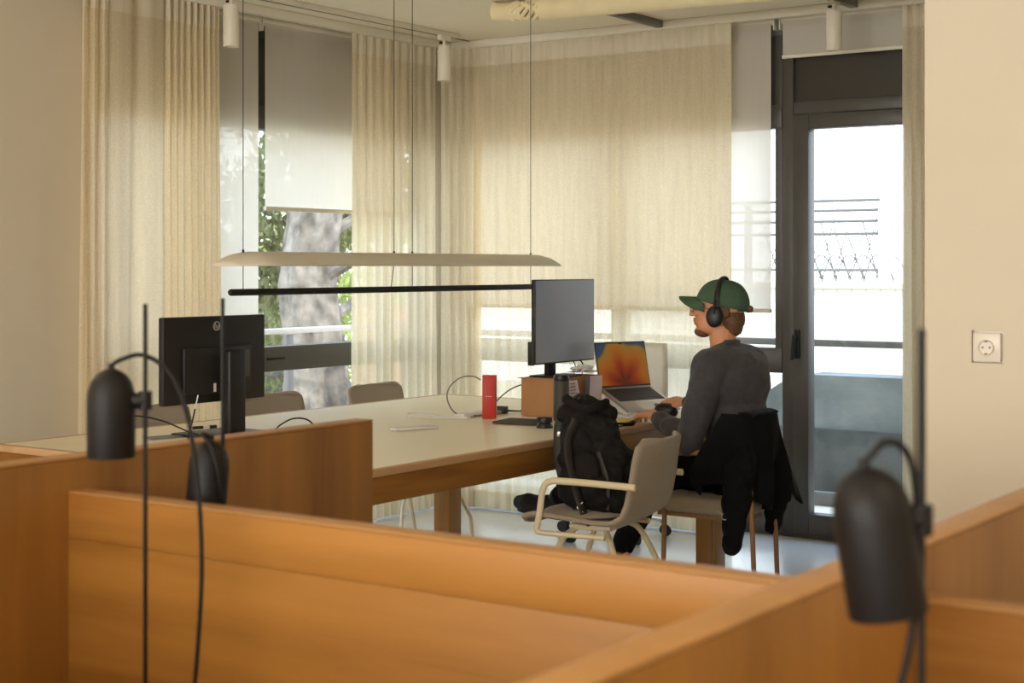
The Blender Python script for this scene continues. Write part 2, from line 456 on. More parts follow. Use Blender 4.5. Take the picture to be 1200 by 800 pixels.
# ================================================================== CURTAINS AND BLINDS
def curtain(label, p0, p1, z0, z1, nf, amp, nrm, seed, cat='curtain', dens=None, flare=0.):
    rnd = random.Random(seed)
    p0, p1, nrm = Vector(p0), Vector(p1), Vector(nrm)
    t = thing('curtain', label, cat, ((p0.x+p1.x)/2, (p0.y+p1.y)/2, 0), 0, 'linen curtains along the facades')
    ks = 400
    # cumulative phase
    ph = [0.]
    for i in range(ks+1):
        u = i/ks
        ph.append(ph[-1]+(dens(u) if dens else 1.))
    tot = ph[-1]
    am = [rnd.uniform(.45, 1.15) for _ in range(nf*2+4)]
    o1 = rnd.random()*9
    def off(u, v):
        k = min(ks, u*ks); a = ph[int(k)]; b = ph[min(ks, int(k)+1)]; p = (a+(b-a)*(k-int(k)))/tot*nf
        i = int(p*2); f = p*2-i; A = am[i]+(am[i+1]-am[i])*f
        w = mnoise.noise(Vector((u*nf*.45, v*1.1, o1)))*1.6
        return amp*A*(math.sin(2*PI*p+w*(1-v)*1.3)+.35*math.sin(4*PI*p+1.3+w))*(.55+.45*(1-v))
    def f(u, v, lift=0.):
        z = z0+(z1-z0)*v
        spread = 1+flare*(1-v)
        q = p0.lerp(p1, (u-.0)*1.0)+(p1-p0)*(u-.5)*flare*(1-v)
        q = q+nrm*(off(u, v)+lift)
        return (q.x, q.y, z)
    nu = nf*14
    b = B().grid(lambda u, v: f(u, v), nu, 26)
    mk('drape', b, SHEER, t)
    zh = .11/(z1-z0)
    hd = B().grid(lambda u, v: f(u, 1-zh+zh*v, .003), nu, 2)
    mk('heading', hd, SHEER2, t)
    hm = B().grid(lambda u, v: f(u, (.10/(z1-z0))*v, .003), nu, 2)
    mk('hem', hm, SHEER2, t)
    return t

ztop = 2.665
curtain('gathered cream curtain against the left wall, nearest the black-backed monitor', (-5.50, 4.53, 0), (-5.50, 5.36, 0), .01, ztop, 13, .028, (1, 0, 0), 3,
        dens=lambda u: 1.6 if u < .2 else (.5 if u < .58 else 2.2), flare=.06)
curtain('cream curtain on the left facade just short of the room corner', (-5.50, 6.345, 0), (-5.50, 7.08, 0), .01, ztop, 10, .018, (1, 0, 0), 5, flare=0.)
curtain('narrow bunched cream curtain hanging in the room corner', (-5.47, 7.10, 0), (-5.28, 7.235, 0), .01, ztop, 5, .018, (0, -1, 0), 8)
curtain('widest cream curtain, across the back window behind the tall grey-screened monitor', (-5.32, 7.215, 0), (-3.665, 7.215, 0), .01, ztop, 19, .013, (0, -1, 0), 9,
        dens=lambda u: .7+.5*math.sin(u*9)**2)
curtain('thin strip of cream curtain between the balcony door and the right wall', (-2.745, 7.215, 0), (-2.55, 7.215, 0), .01, ztop, 4, .020, (0, -1, 0), 11)

def blind(label, a, b, z0, nrm):
    """roller blind between plan points a and b, lowered to z0"""
    a, b, n = Vector(a), Vector(b), Vector(nrm)
    t = thing('roller_blind', label, 'blind', ((a.x+b.x)/2, (a.y+b.y)/2, 0), 0, 'white roller blinds of the facades')
    d = (b-a).normalized()
    mk('roller', B().cone(tuple(a+Vector((0, 0, 2.672))), tuple(b+Vector((0, 0, 2.672))), .027), WHITEM, t)
    for p in (a-d*.005, b+d*.005):
        mk('bracket', B().box((p.x, p.y, 2.66), (.008 if abs(d.x) > .5 else .06, .06 if abs(d.x) > .5 else .008, .088), None, .003), WHITEM, t)
    q0, q1 = a+n*.024+d*.012, b+n*.024-d*.012
    mk('blind_cloth', B().grid(lambda u, v: tuple(q0.lerp(q1, u)+Vector((0, 0, z0+(2.672-z0)*v))), 12, 12), BLIND, t)
    mk('bottom_bar', B().cone(tuple(q0+Vector((0, 0, z0))), tuple(q1+Vector((0, 0, z0))), .011), WHITEM, t)
    return t
blind('fully lowered white blind half hidden by the curtain near the left wall', (-5.66, 4.672, 0), (-5.66, 5.785, 0), .14, (1, 0, 0))
blind('white blind stopping halfway, tree trunk visible below it', (-5.66, 5.81, 0), (-5.66, 6.98, 0), 1.70, (1, 0, 0))
blind('white blind behind the sheer curtain on the back window, nearer the corner', (-5.48, 7.372, 0), (-4.30, 7.372, 0), 1.17, (0, -1, 0))
blind('white blind behind the man, its edge beside the balcony door', (-4.33, 7.335, 0), (-3.475, 7.335, 0), 1.17, (0, -1, 0))
blind('rolled-up white blind above the balcony door', (-3.43, 7.33, 0), (-2.76, 7.33, 0), 2.475, (0, -1, 0))

# ================================================================== CEILING FITTINGS
tk = mk('lighting_track', B().span((-5.26, .5, CE-.022), (-5.225, 6.95, CE), .003), WHITEM)
tag(tk, 'long white track on the ceiling along the left windows', 'track')
def track(x, y0, label):
    t = mk('lighting_track', B().span((x-.02, y0, CE-.038), (x+.02, 7.18, CE), .003), METALG)
    tag(t, label, 'track', 'short tracks meeting the back window'); return t
track(-4.07, 6.62, 'short grey ceiling track above the wide curtain')
track(-2.98, 6.66, 'short grey ceiling track above the balcony door')
def spot_lamp(x, y, label):
    t = thing('track_spotlight', label, 'spotlight', (x, y, 2.43), 0, 'cream cylinder spotlights')
    mk('lamp_body', B().lathe([(.030, .012), (.036, 0), (.0375, .002), (.0375, .19), (.034, .196), (0, .196)], (x, y, 2.43)), WHITEM, t)
    mk('lens', B().lathe([(0, .014), (.033, .014), (.033, .006)], (x, y, 2.43)), BLACKP, t)
    mk('stem', B().cone((x, y, 2.62), (x, y, CE-.02), .009).box((x, y, CE-.035), (.03, .09, .03), None, .004), WHITEM, t)
    mk('knob', B().cone((x-.01, y, 2.645), (x-.03, y, 2.645), .006), BLACK, t)
    return t
spot_lamp(-5.243, 5.19, 'cream cylinder spotlight hanging in front of the leftmost blind')
spot_lamp(-5.243, 6.83, 'cream cylinder spotlight in the room corner between two curtains')
spot_lamp(-2.985, 6.95, 'cream cylinder spotlight hanging over the balcony door')
# flexible duct
du = thing('air_duct', 'cream fabric duct with a gathered collar under the ceiling', 'duct', (-3.2, 5.3, CE))
P0 = Vector((-4.20, 6.25, 2.651)); P1 = Vector((-1.55, 6.60, 2.651)); dd = (P1-P0).normalized()
mk('duct_tube', B().cone(tuple(P0), tuple(P1), .053, seg=32), DUCT, du)
cb = B()
for k in range(9):
    c = P0-dd*(.02+.026*(k-3)); r = .040+.003*math.sin(k*1.9)
    cb.tube([c+Vector((0, r*math.cos(a), r*math.sin(a)))+dd*(.018*math.sin(3*a+k)) for a in [2*PI*i/16 for i in range(16)]], .011, closed=True, sub=3)
mk('gathered_collar', cb, DUCT, du)
mk('elbow', B().tube([P0-dd*.10, P0-dd*.17+Vector((0, 0, .0)), P0-dd*.22+Vector((0, 0, .003)), P0-dd*.26+Vector((0, 0, .008))], .045, 20), DUCT, du)

# pendant over the table
pl = thing('pendant_lamp', 'long linear pendant over the table, cream wing above a thin black bar', 'lamp', (-4.06, 5.02, CE))
mk('light_bar', B().cap((-4.06, 4.02, 1.305), (-4.06, 6.02, 1.305), .0125), BLACK, pl)
def wing(u, v):
    y = 3.96+2.15*u; e = min(u, 1-u)*2.15
    k = min(1, e/.16); k = math.sin(k*PI/2)
    s = v*2-1
    w = .15*(.25+.75*k)
    return (-4.06+s*w, y, 1.403+.050*k*(1-abs(s)**2.2))
mk('wing_shade', B().grid(wing, 60, 16), WHITEM, pl, solid=.004)
for y, dy in ((4.08, 0), (4.95, -.02), (5.07, 0), (5.95, 0)):
    w = mk('suspension_wire', B().cone((-4.06, y, 1.44), (-4.06, y, CE), .0016, seg=8).cone((-4.06, y, 1.41), (-4.06, y+dy, 1.315), .0016, seg=8), BLACK, pl)
    mk('ferrule', B().cone((-4.06, y, 1.435), (-4.06, y, 1.462), .0045, seg=10), BLACK, w)
mk('canopy', B().span((-4.09, 4.9, CE-.03), (-4.03, 5.12, CE), .004), WHITEM, pl)

# ================================================================== DESK PARTITIONS
def partition(label, lo, hi, m, rail=None, bev=.004):
    t = thing('desk_partition', label, 'partition', ((lo[0]+hi[0])/2, (lo[1]+hi[1])/2, 0), 0, 'oak desk partitions')
    return t
X1, X3, Y2 = -2.225, -.672, 1.80
p = partition('oak partition at the left, ending in front of the long table', (X1-.05, -2.0, 0), (X1, 2.64, 1.059), OAKZ)
mk('board', B().span((X1-.05, -2.2, 0), (X1, 2.64, 1.055), .003), OAKZ, p)
mk('edge_band', B().span((X1-.05, -2.2, 1.055), (X1, 2.64, 1.060), .002), EDGE, p)
p = partition('broad oak partition across the foreground between the two outer ones', (X1, Y2, 0), (X3-.05, Y2+.045, 1), OAKX)
mk('board', B().span((X1, Y2+.001, 0), (X3-.05, Y2+.045, .918), .001), OAKX, p)
mk('lit_band', B().span((X1, Y2, .918), (X3-.05, Y2+.045, .997), .003), OAKX_LIT, p)  # lit band above the shadow line, painted as a paler strip
mk('edge_band', B().span((X1, Y2, .997), (X3-.05, Y2+.045, 1.001), .0015), EDGE, p)
p = partition('oak partition running diagonally to the right edge of the photo', (X3-.05, 0, 0), (X3, 4.0, 1.059), OAKZ)
mk('board', B().span((X3-.05, .35, 0), (X3, 3.98, 1.055), .003), OAKZ, p)
mk('edge_band', B().span((X3-.05, .35, 1.055), (X3, 3.98, 1.060), .002), EDGE, p)
p = partition('low oak partition at the right behind the nearest lamp', (X3, Y2, 0), (.7, Y2+.045, 1), OAKX)
mk('board', B().span((X3, Y2+.001, 0), (.9, Y2+.045, .997), .003), OAKX, p)
mk('edge_band', B().span((X3, Y2, .997), (.9, Y2+.045, 1.001), .0015), EDGE, p)
for (xa, xb, lab) in ((X1, X3-.05, 'oak partition closing the left desk bay toward the viewer'), (X3, .9, 'oak partition closing the right desk bay toward the viewer')):
    p = partition(lab, (xa, .30, 0), (xb, .345, 1), OAKX)
    mk('board', B().span((xa, .30, 0), (xb, .345, .997), .003), OAKX, p)
    mk('edge_band', B().span((xa, .30, .997), (xb, .345, 1.001), .0015), EDGE, p)
# worktops between the partitions (below the frame, they carry the lamps)
for (lo, hi, lab) in (((X1, 1.15, .61), (X3-.05, Y2, .64), 'oak desk worktop carrying the left black lamp'),
                      ((X1, Y2+.045, .61), (X3-.05, 2.45, .64), 'oak desk worktop behind the broad partition'),
                      ((X3, 1.0, .61), (.9, Y2, .64), 'oak desk worktop carrying the right black lamp')):
    t = thing('desk_worktop', lab, 'desk', ((lo[0]+hi[0])/2, (lo[1]+hi[1])/2, 0))
    mk('desk_top', B().span(lo, hi, .004), OAKX, t)
    for qx in (lo[0]+.06, hi[0]-.06):
        for qy in (lo[1]+.05, hi[1]-.05): mk('leg', B().box((qx, qy, .305), (.04, .04, .61), None, .003), BLACK, t)

# ------------------------------------------------------------------ black task lamps
def lamp(x, y, label, sh, tilt, cable, base=.64):
    """sh = shade offset from pole in plan, tilt = euler, cable = world points"""
    t = thing('task_lamp', label, 'lamp', (x, y, base), 0, 'black cylinder task lamps')
    mk('base', B().lathe([(0, .016), (.055, .016), (.06, .012), (.06, 0), (0, 0)], (x, y, base)), BLACK, t)
    mk('pole', B().cone((x, y, base+.01), (x, y, 1.342), .0037, seg=14), BLACK, t)
    c = Vector((x, y, 0))+Vector(sh)
    prof = [(.0335, .004), (.0362, 0), (.0368, .002), (.0368, .088), (.0355, .103), (.031, .117), (.023, .128), (.013, .1345), (.006, .137), (0, .137)]
    s = mk('shade', B().lathe(prof, tuple(c), rot=tilt), BLACK, t)
    Mt = Matrix.Translation(c) @ Euler(tilt).to_matrix().to_4x4()
    mk('bulb', B().ell(tuple(Mt @ Vector((0, 0, .05))), .022), WHITEM, s)
    top = Mt @ Vector((0, 0, .134))
    mk('gland', B().cone(tuple(top), tuple(Mt @ Vector((0, 0, .146))), .006, .0045), BLACK, s)
    kz = (Mt @ Vector((0, 0, .088))).z
    mid = Mt @ Vector((0, 0, .088))
    pp = Vector((x, y, kz)); dv = (pp-mid).normalized()
    mk('clamp_knob', B().cone(tuple(pp-dv*.002), tuple(mid+dv*.03), .0125).ell(tuple(pp-dv*.008), .0125).cone(tuple(pp-Vector((0, 0, .014))), tuple(pp+Vector((0, 0, .014))), .0105), BLACK, t)
    mk('cable', B().tube([Mt @ Vector((0, 0, .142))]+cable, .0036, 10), BLACK, t)
    return t
# left lamp: offsets perpendicular to the view keep the shade left of the pole
rx, ry = .8192, .5736          # unit vector pointing to the right of the photo
fx, fy = -.5736, .8192         # unit vector pointing into the photo
def off(x, y, r, f, z): return Vector((x+rx*r+fx*f, y+ry*r+fy*f, z))
lx, ly = -1.843, 1.64
lamp(lx, ly, 'black task lamp in the left foreground, shade hanging left of its pole', (-.053*rx, -.053*ry, 1.104), (0, 0, 0),
     [off(lx, ly, -.038, .0, 1.255), off(lx, ly, -.005, .006, 1.262), off(lx, ly, .035, .01, 1.235), off(lx, ly, .062, .012, 1.17), off(lx, ly, .079, .012, 1.06),
      off(lx, ly, .085, .012, .95), off(lx, ly, .082, .012, .85), off(lx, ly, .070, .012, .72), off(lx, ly, .045, .01, .647)])
l2x, l2y = -2.05, 2.008
lamp(l2x, l2y, 'black task lamp behind the broad partition, mostly hidden shade', (-.026*rx-.03*fx, -.026*ry-.03*fy, .948), (R(-9), R(-3), 0),
     [off(l2x, l2y, -.030, -.035, 1.098), off(l2x, l2y, -.012, -.048, 1.075), off(l2x, l2y, .004, -.055, 1.02), off(l2x, l2y, .012, -.03, .9), off(l2x, l2y, .02, -.02, .70), off(l2x, l2y, .02, 0, .646)])
l3x, l3y = -.510, 1.388
lamp(l3x, l3y, 'large blurred black task lamp in the right foreground, its shade tilted', (-.030*rx, -.030*ry, 1.079), (R(5), R(-8), 0),
     [off(l3x, l3y, -.046, 0, 1.226), off(l3x, l3y, -.034, .002, 1.237), off(l3x, l3y, -.018, .006, 1.234), off(l3x, l3y, -.005, .012, 1.212), off(l3x, l3y, .0, .014, 1.16),
      off(l3x, l3y, -.004, .014, 1.07), off(l3x, l3y, -.018, .012, 1.0), off(l3x, l3y, -.04, .01, .9), off(l3x, l3y, -.06, .01, .72), off(l3x, l3y, -.06, .0, .646)])

# ================================================================== LONG TABLE
tb = thing('long_table', 'long white-topped oak table with wooden edge and square legs', 'table', (-4.06, 4.98, 0))
TX0, TX1, TY0, TY1, TZ = -4.88, -3.24, 3.60, 6.36, .74
mk('tabletop', B().span((TX0+.03, TY0+.03, .72), (TX1-.028, TY1-.03, TZ)), TOPW, tb, smooth=False)
eb = B()
eb.span((TX0, TY0, .715), (TX0+.03, TY1, TZ+.0005), .003); eb.span((TX1-.028, TY0, .715), (TX1, TY1, TZ+.0005), .003)
eb.span((TX0, TY0, .715), (TX1, TY0+.03, TZ+.0005), .003); eb.span((TX0, TY1-.03, .715), (TX1, TY1, TZ+.0005), .003)
mk('edge_band', eb, TRIMW, tb)
for lo, hi in (((TX0+.01, TY0+.01, .625), (TX0+.035, TY1-.01, .715)), ((TX1-.03, TY0+.01, .625), (TX1-.006, TY1-.01, .715))):
    mk('apron', B().span(lo, hi, .002), OAKY, tb)
for lo, hi in (((TX0+.035, TY0+.01, .625), (TX1-.03, TY0+.035, .715)), ((TX0+.035, TY1-.035, .625), (TX1-.03, TY1-.01, .715))):
    mk('apron', B().span(lo, hi, .002), OAKX, tb)
for x in (TX0+.085, TX1-.066):
    for y in (TY0+.085, TY1-(.085 if x < -4 else .060)):
        mk('leg', B().box((x, y, .3125), (.10, .10, .625), None, .003), OAKZ, tb)

# ================================================================== CHAIRS
def shell_chair(label, loc, rz):
    """faces -x in its own frame"""
    t = thing('shell_chair', label, 'chair', loc, rz, 'taupe shell chairs around the table')
    prof = [(-.225, .462), (-.215, .482), (-.17, .494), (-.05, .484), (.06, .474), (.13, .478), (.172, .502), (.198, .55), (.222, .63), (.242, .71), (.262, .765), (.268, .785)]
    def sh(u, v):
        k = u*(len(prof)-1); i = min(int(k), len(prof)-2); f = k-i
        x = prof[i][0]+(prof[i+1][0]-prof[i][0])*f; z = prof[i][1]+(prof[i+1][1]-prof[i][1])*f
        w = .225 if u < .5 else .225-.02*(u-.5)/.5
        if u > .86: w *= 1-.28*((u-.86)/.14)**3
        if u < .1: w *= 1-.10*((.1-u)/.1)**2
        s = v*2-1
        back = max(0, (u-.5)/.5)
        x -= .05*back*s*s; z += .018*(1-back)*abs(s)**3
        return (x, s*w, z)
    mk('shell', B().grid(sh, 44, 16), BEIGE, t, world=False, solid=.016)
    mk('seat_pad', B().ell((-.05, 0, .498), (.17, .19, .016)), BEIGE, t, world=False)
    for sy in (-1, 1):
        y = sy*.232
        mk('armrest', B().tube([(.225, y, .628), (.10, y, .632), (-.04, y, .634), (-.105, y, .630), (-.132, y, .60), (-.145, y, .52), (-.158, y, .455)], .0125, 10, flat=.8), CREAM, t, world=False)
        mk('side_rail', B().tube([(-.158, y, .457), (-.14, y, .445), (-.03, y*.95, .442), (.10, y*.9, .440)], .010, 10), CREAM, t, world=False)
    for sxx in (-1, 1):
        for sy in (-1, 1):
            mk('leg', B().tube([(sxx*.05, sy*.10, .455), (sxx*.10, sy*.15, .40), (sxx*.20, sy*.215, .16), (sxx*.225, sy*.23, .10), (sxx*.235, sy*.232, 0)], .011, 10), CREAM, t, world=False)
    mk('under_plate', B().box((0, 0, .455), (.16, .24, .02), None, .005), CREAM, t, world=False)
    return t
c0 = shell_chair('taupe shell chair with cream arms, black backpack on its seat', (-2.995, 4.86, 0), R(8))
dup(c0, (-4.99, 6.20, 0), R(180), 'empty taupe chair on the far side, nearest the room corner')
dup(c0, (-4.99, 5.43, 0), R(180), 'middle empty taupe chair on the far side, right of the black-backed monitor')
dup(c0, (-4.99, 4.68, 0), R(180), 'empty taupe chair on the far side, left of the black-backed monitor stand')

# man's chair: wooden legs, padded seat
wc = thing('wooden_armchair', 'oak-framed chair the man sits on, taupe padded seat', 'chair', (-2.9, 5.66, 0))
def seatpad(u, v):
    return None
def seatpoly(g):
    return [(-3.12-g, 5.445-g), (-2.74+g, 5.445-g), (-2.71+g, 5.48), (-2.73+g, 5.68+g), (-2.76+g, 5.72+g), (-3.08, 5.87+g), (-3.12-g, 5.84)]
so_w = mk('seat', B().prism(seatpoly(0), .415, .480), BEIGE, wc)
bv = so_w.modifiers.new('b', 'BEVEL'); bv.width = .022; bv.segments = 4
mk('seat_frame', B().prism(seatpoly(-.015), .399, .415), DOAK, wc)
for y, yb in ((5.455, 5.455), (5.865, 5.66)):
    mk('leg', B().tube([(-3.07, y, .41), (-3.075, y, .2), (-3.08, y, 0)], .010, 10), DOAK, wc)
    mk('leg', B().tube([(-2.705, yb, .64), (-2.69, yb, .55), (-2.68, yb, .35), (-2.665, yb, 0)], .010, 10), DOAK, wc)
    mk('armrest', B().tube([(-2.72, yb, .655), (-2.85, (y+yb)/2, .66), (-3.0, y, .655), (-3.06, y, .62), (-3.07, y, .41)], .012, 10), DOAK, wc)
mk('backrest', B().grid(lambda u, v: (-2.77+.03*(1-(2*u-1)**2)+.01*v, 5.465+.22*u, .58+.215*v), 12, 8), BEIGE, wc, solid=.02)
# white swivel chair at the table end
sw = thing('swivel_chair', 'white-backed swivel chair with chrome star base at the table end', 'chair', (-4.19, 6.88, 0), R(90))
for k in range(5):
    a = 2*PI*k/5+.35; ca, sa = math.cos(a), math.sin(a)
    arm = mk('base_arm', B().tube([(.02*ca, .02*sa, .10), (.15*ca, .15*sa, .098), (.275*ca, .275*sa, .078)], .013, 10, flat=1.2), CHROME, sw, world=False)
    cs = B()
    for s in (-1, 1):
        cx, cy = .285*ca-sa*.016*s, .285*sa+ca*.016*s
        cs.cone((cx-sa*-.008, cy+ca*-.008, .028), (cx-sa*.008, cy+ca*.008, .028), .028, seg=20)
    cs.cone((.285*ca, .285*sa, .03), (.278*ca, .278*sa, .078), .007)
    mk('caster', cs, RUBBER, arm, world=False)
mk('gas_column', B().cone((0, 0, .08), (0, 0, .42), .022).cone((0, 0, .07), (0, 0, .13), .035), CHROME, sw, world=False)
mk('seat', B().box((0, 0, .455), (.44, .46, .06), None, .025, 3), PAPER, sw, world=False)
mk('backrest', B().grid(lambda u, v: (.20+.05*v-.05*(1-(2*u-1)**2)*-.6, (u-.5)*(.42-.05*v*v), .52+.475*v), 14, 12), WHITEM, sw, world=False, solid=.022)
mk('back_spine', B().tube([(.05, 0, .43), (.22, 0, .44), (.265, 0, .6), (.28, 0, .75)], .016, 10), WHITEM, sw, world=False)
mk('back_edge', B().tube([(.235+.0, .20, .54), (.262, .19, .8), (.27, .187, .985)], .007, 8), BLACKP, sw, world=False)

# ================================================================== PERSON
ps = thing('person', 'seated man in charcoal jumper and green cap, facing left, hand on mouse', 'person', (-2.92, 5.70, 0))
HC = Vector((-2.962, 5.72, 1.217))
HM = Matrix.Translation(HC) @ Euler((0, R(3), R(12))).to_matrix().to_4x4() @ Matrix.Scale(1.06, 4)    # head frame: faces -x
def H(x, y, z): return tuple(HM @ Vector((x, y, z)))
hrot = (HM.to_euler())
def hell(b, c, r, extra=(0, 0, 0)):
    M = HM @ Matrix.Translation(c) @ Euler(extra).to_matrix().to_4x4() @ Matrix.Diagonal((*r, 1))
    bmesh.ops.create_uvsphere(b.bm, u_segments=24, v_segments=16, radius=1., matrix=M)
J = dict(pel=(-2.86, 5.70, .585), hl=(-2.87, 5.61, .565), hr=(-2.87, 5.79, .565), kl=(-3.33, 5.66, .555), kr=(-3.33, 5.80, .475),
         al=(-3.74, 5.72, .375), ar=(-3.52, 5.85, .10), sl=(-2.905, 5.535, 1.0), sr=(-2.905, 5.885, 1.0),
         el=(-2.965, 5.475, .70), er=(-3.06, 5.985, .765), wl=(-3.215, 5.612, .782), wr=(-3.275, 6.015, .80))
bd = B()
# skull, jaw, face
hell(bd, (.012, 0, .035), (.096, .074, .082))
hell(bd, (.0, 0, .0), (.086, .068, .095))
hell(bd, (-.035, 0, -.035), (.058, .056, .062))
hell(bd, (-.058, 0, -.078), (.032, .034, .026))
for s in (-1, 1):
    hell(bd, (-.025, s*.045, -.055), (.045, .018, .034), (0, 0, 0))
    hell(bd, (-.072, s*.032, -.010), (.018, .022, .016))        # cheek
    hell(bd, (-.078, s*.030, .022), (.016, .022, .009))         # brow
    hell(bd, (.004, s*.073, -.004), (.018, .009, .030))         # ear
bd.chain([H(-.088, 0, .022), H(-.098, 0, .002), H(-.110, 0, -.018)], [.008, .0095, .0115])
for s in (-1, 1): bd.ell(H(-.100, s*.011, -.020), .0085)
hell(bd, (-.089, 0, -.045), (.012, .022, .0065)); hell(bd, (-.087, 0, -.056), (.011, .019, .0065))
bd.chain([H(.018, 0, -.06), (-2.94, 5.71, 1.10), (-2.915, 5.70, 1.03)], [.056, .055, .066])
# trunk and limbs
bd.ell((-2.90, 5.71, .93), (.10, .15, .15)); bd.ell((-2.88, 5.70, .74), (.09, .13, .17)); bd.ell(J['pel'], (.09, .14, .09))
for s in 'lr':
    bd.chain([(-2.91, 5.70, 1.0), J['s'+s], J['e'+s], J['w'+s]], [.06, .052, .036, .024])
    bd.chain([J['h'+s], J['k'+s], J['a'+s]], [.07, .05, .034])
# hands
def hand(wr, fwd, up, side, fingers, thumb):
    """wr wrist, fwd along the palm, up back of hand normal, side towards thumb"""
    wr, f, u, t = Vector(wr), Vector(fwd).normalized(), Vector(up).normalized(), Vector(side).normalized()
    kn = []
    for k in range(4):
        a = wr+f*.012+t*(.012-.0085*k)*1.0; b = wr+f*(.085-.004*abs(k-1))+t*(.030-.0195*k)+u*(.004 if k in (1, 2) else 0)
        bd.cap(tuple(a), tuple(b), .0135, .0105, 12); kn.append(b)
    for k, L in enumerate((.042, .047, .044, .034)):
        bend = fingers[k]; p = kn[k]; d = f.copy(); ang = 0
        for j, ln in enumerate((L, L*.62, L*.5)):
            ang += bend[j]
            dv = (f*math.cos(ang)-u*math.sin(ang)+t*(.10-.07*k)).normalized()
            q = p+dv*ln; bd.cap(tuple(p), tuple(q), .0092-.0010*j, .0086-.0012*j, 12); p = q
    b = wr+f*.022+t*.020
    p = b
    for j, (ln, df, dt, du_) in enumerate(thumb):
        q = p+(f*df+t*dt+u*du_).normalized()*ln
        bd.cap(tuple(p), tuple(q), .0125-.0015*j, .0110-.0015*j, 12); p = q
hand(J['wl'], (-.85, .50, -.06), (0.0, -.15, 1), (.45, .85, .1), [(.35, .9, .6), (.4, 1.0, .6), (.45, 1.0, .6), (.5, 1.0, .6)],
     [(.034, .7, .6, -.3), (.030, .95, .2, -.35), (.024, 1, 0, -.4)])
hand(J['wr'], (-1, .22, .05), (.1, -.45, .9), (-.1, -.9, -.35), [(.25, .45, .35)]*4,
     [(.034, .7, .7, -.1), (.030, .95, .3, -.3), (.024, 1, .1, -.4)])
bod = mk('body', bd, SKIN, ps, remesh=.0038, smooth=False)
mods(bod, smooth=3)
# face details
fc = B()
hell(fc, (-.060, 0, -.086), (.034, .036, .022)); hell(fc, (-.092, 0, -.037), (.009, .022, .004))
mk('beard', fc, STUB, ps)
gl = B()
for s in (-1, 1):
    gl.tube([H(-.103+.004*abs(math.cos(a)), s*(.032+.021*math.cos(a)), .006+.016*math.sin(a)) for a in [2*PI*i/14 for i in range(14)]], .0014, 6, closed=True, sub=2)
    gl.tube([H(-.100, s*.053, .010), H(-.05, s*.070, .010), H(0, s*.077, .006)], .0015, 6)
gl.tube([H(-.103, -.011, .01), H(-.106, 0, .013), H(-.103, .011, .01)], .0014, 6)
mk('eyeglasses', gl, mat('tortoise frame', lin((120, 60, 40)), .3), ps)
ey = B()
for s in (-1, 1): ey.ell(H(-.082, s*.031, .006), .0095)
mk('eye', ey, mat('eye', (.5, .45, .4), .2), ps)
hr = B()
hell(hr, (.052, 0, -.030), (.052, .060, .062)); hell(hr, (.062, 0, -.062), (.034, .050, .035))
for s in (-1, 1): hell(hr, (.030, s*.062, .002), (.030, .016, .034))
hell(hr, (.120, 0, .014), (.016, .014, .015))
mk('hair', hr, HAIR, ps, remesh=.004, smooth=False, disp=.006, dscale=.012)
# cap
cp = B()
def crown(u, v):
    a = 2*PI*u; ph = v*PI/2
    rxx, ryy = .104, .086
    x = .014+rxx*math.cos(a)*math.cos(ph)**.8+.012*math.sin(ph); y = ryy*math.sin(a)*math.cos(ph)**.8; z = .024-.018*math.cos(a)*(1-v)*1.0+.096*math.sin(ph)
    seam = 1-.012*math.exp(-((a*3/PI) % 1-.5)**2*0)
    return H(x*seam, y, z)
crn = mk('cap_crown', B().grid(crown, 48, 12), GREEN, ps, solid=.004, disp=.004, dscale=.04)
def bill(u, v):
    s = u*2-1
    ang = s*1.0
    bx, by = .014-.102*math.cos(ang), .084*math.sin(ang)
    L = .074*math.sqrt(max(0, 1-abs(s)**3.6))
    return H(bx-L*v, by*(1+.0*v), .048-.002*v-.052*s*s*(.45+.55*v))
mk('cap_brim', B().grid(bill, 24, 8), GREEN, ps, solid=.004)
mk('cap_button', B().ell(H(.014, 0, .120), (.008, .008, .004)), GREEN, ps)
mk('cap_strap', B().tube([H(.09, -.06, .008), H(.113, -.02, .008), H(.113, .02, .008), H(.09, .06, .008)], .004, 8), GREEN, ps)
# headphones
hp = thing('headphones', 'black over-ear headphones worn over the green cap', 'headphones', tuple(HC+Vector((0, 0, .14))))
def hpt(a, r0=.0): return H(.012, -(.094+r0)*math.cos(a), .020+(.112+r0)*math.sin(a))
mk('headband', B().tube([hpt(PI*i/12) for i in range(13)], .0115, 10, sub=3, flat=.38), BLACKP, hp)
for s in (-1, 1):
    mk('ear_cup', B().ell(H(.008, s*.098, -.020), (.034, .016, .044), (0, 0, R(12)), 28, 18).ell(H(.008, s*.083, -.020), (.034, .010, .043), (0, 0, R(12))), BLACKP, hp)
    mk('yoke', B().tube([H(.012, s*.096, .045), H(.012, s*.109, .01), H(.010, s*.112, -.01)], .005, 8), BLACK, hp)
# jumper
jp = B()
jp.ell((-2.885, 5.71, .93), (.136, .195, .155)); jp.ell((-2.875, 5.70, .76), (.125, .170, .17)); jp.ell((-2.87, 5.70, .64), (.125, .175, .10))
jp.ell((-2.845, 5.71, .985), (.095, .15, .07))
jp.chain([(-2.915, 5.705, 1.045), (-2.90, 5.70, .99)], [.068, .10])
jp.chain([(-2.90, 5.62, 1.01), J['sl'], (-2.93, 5.50, .86), J['el']], [.075, .072, .064, .056])
jp.chain([J['el'], (-3.07, 5.53, .735), (-3.155, 5.575, .765)], [.056, .048, .036])
jp.chain([(-2.90, 5.80, 1.01), J['sr'], (-2.98, 5.94, .88), J['er']], [.075, .072, .062, .052])
jp.chain([J['er'], (-3.25, 6.01, .798)], [.050, .036])
jo = mk('jumper', jp, KNIT, ps, remesh=.007, smooth=False)
mods(jo, smooth=6); mods(jo, disp=.020, dscale=.07)
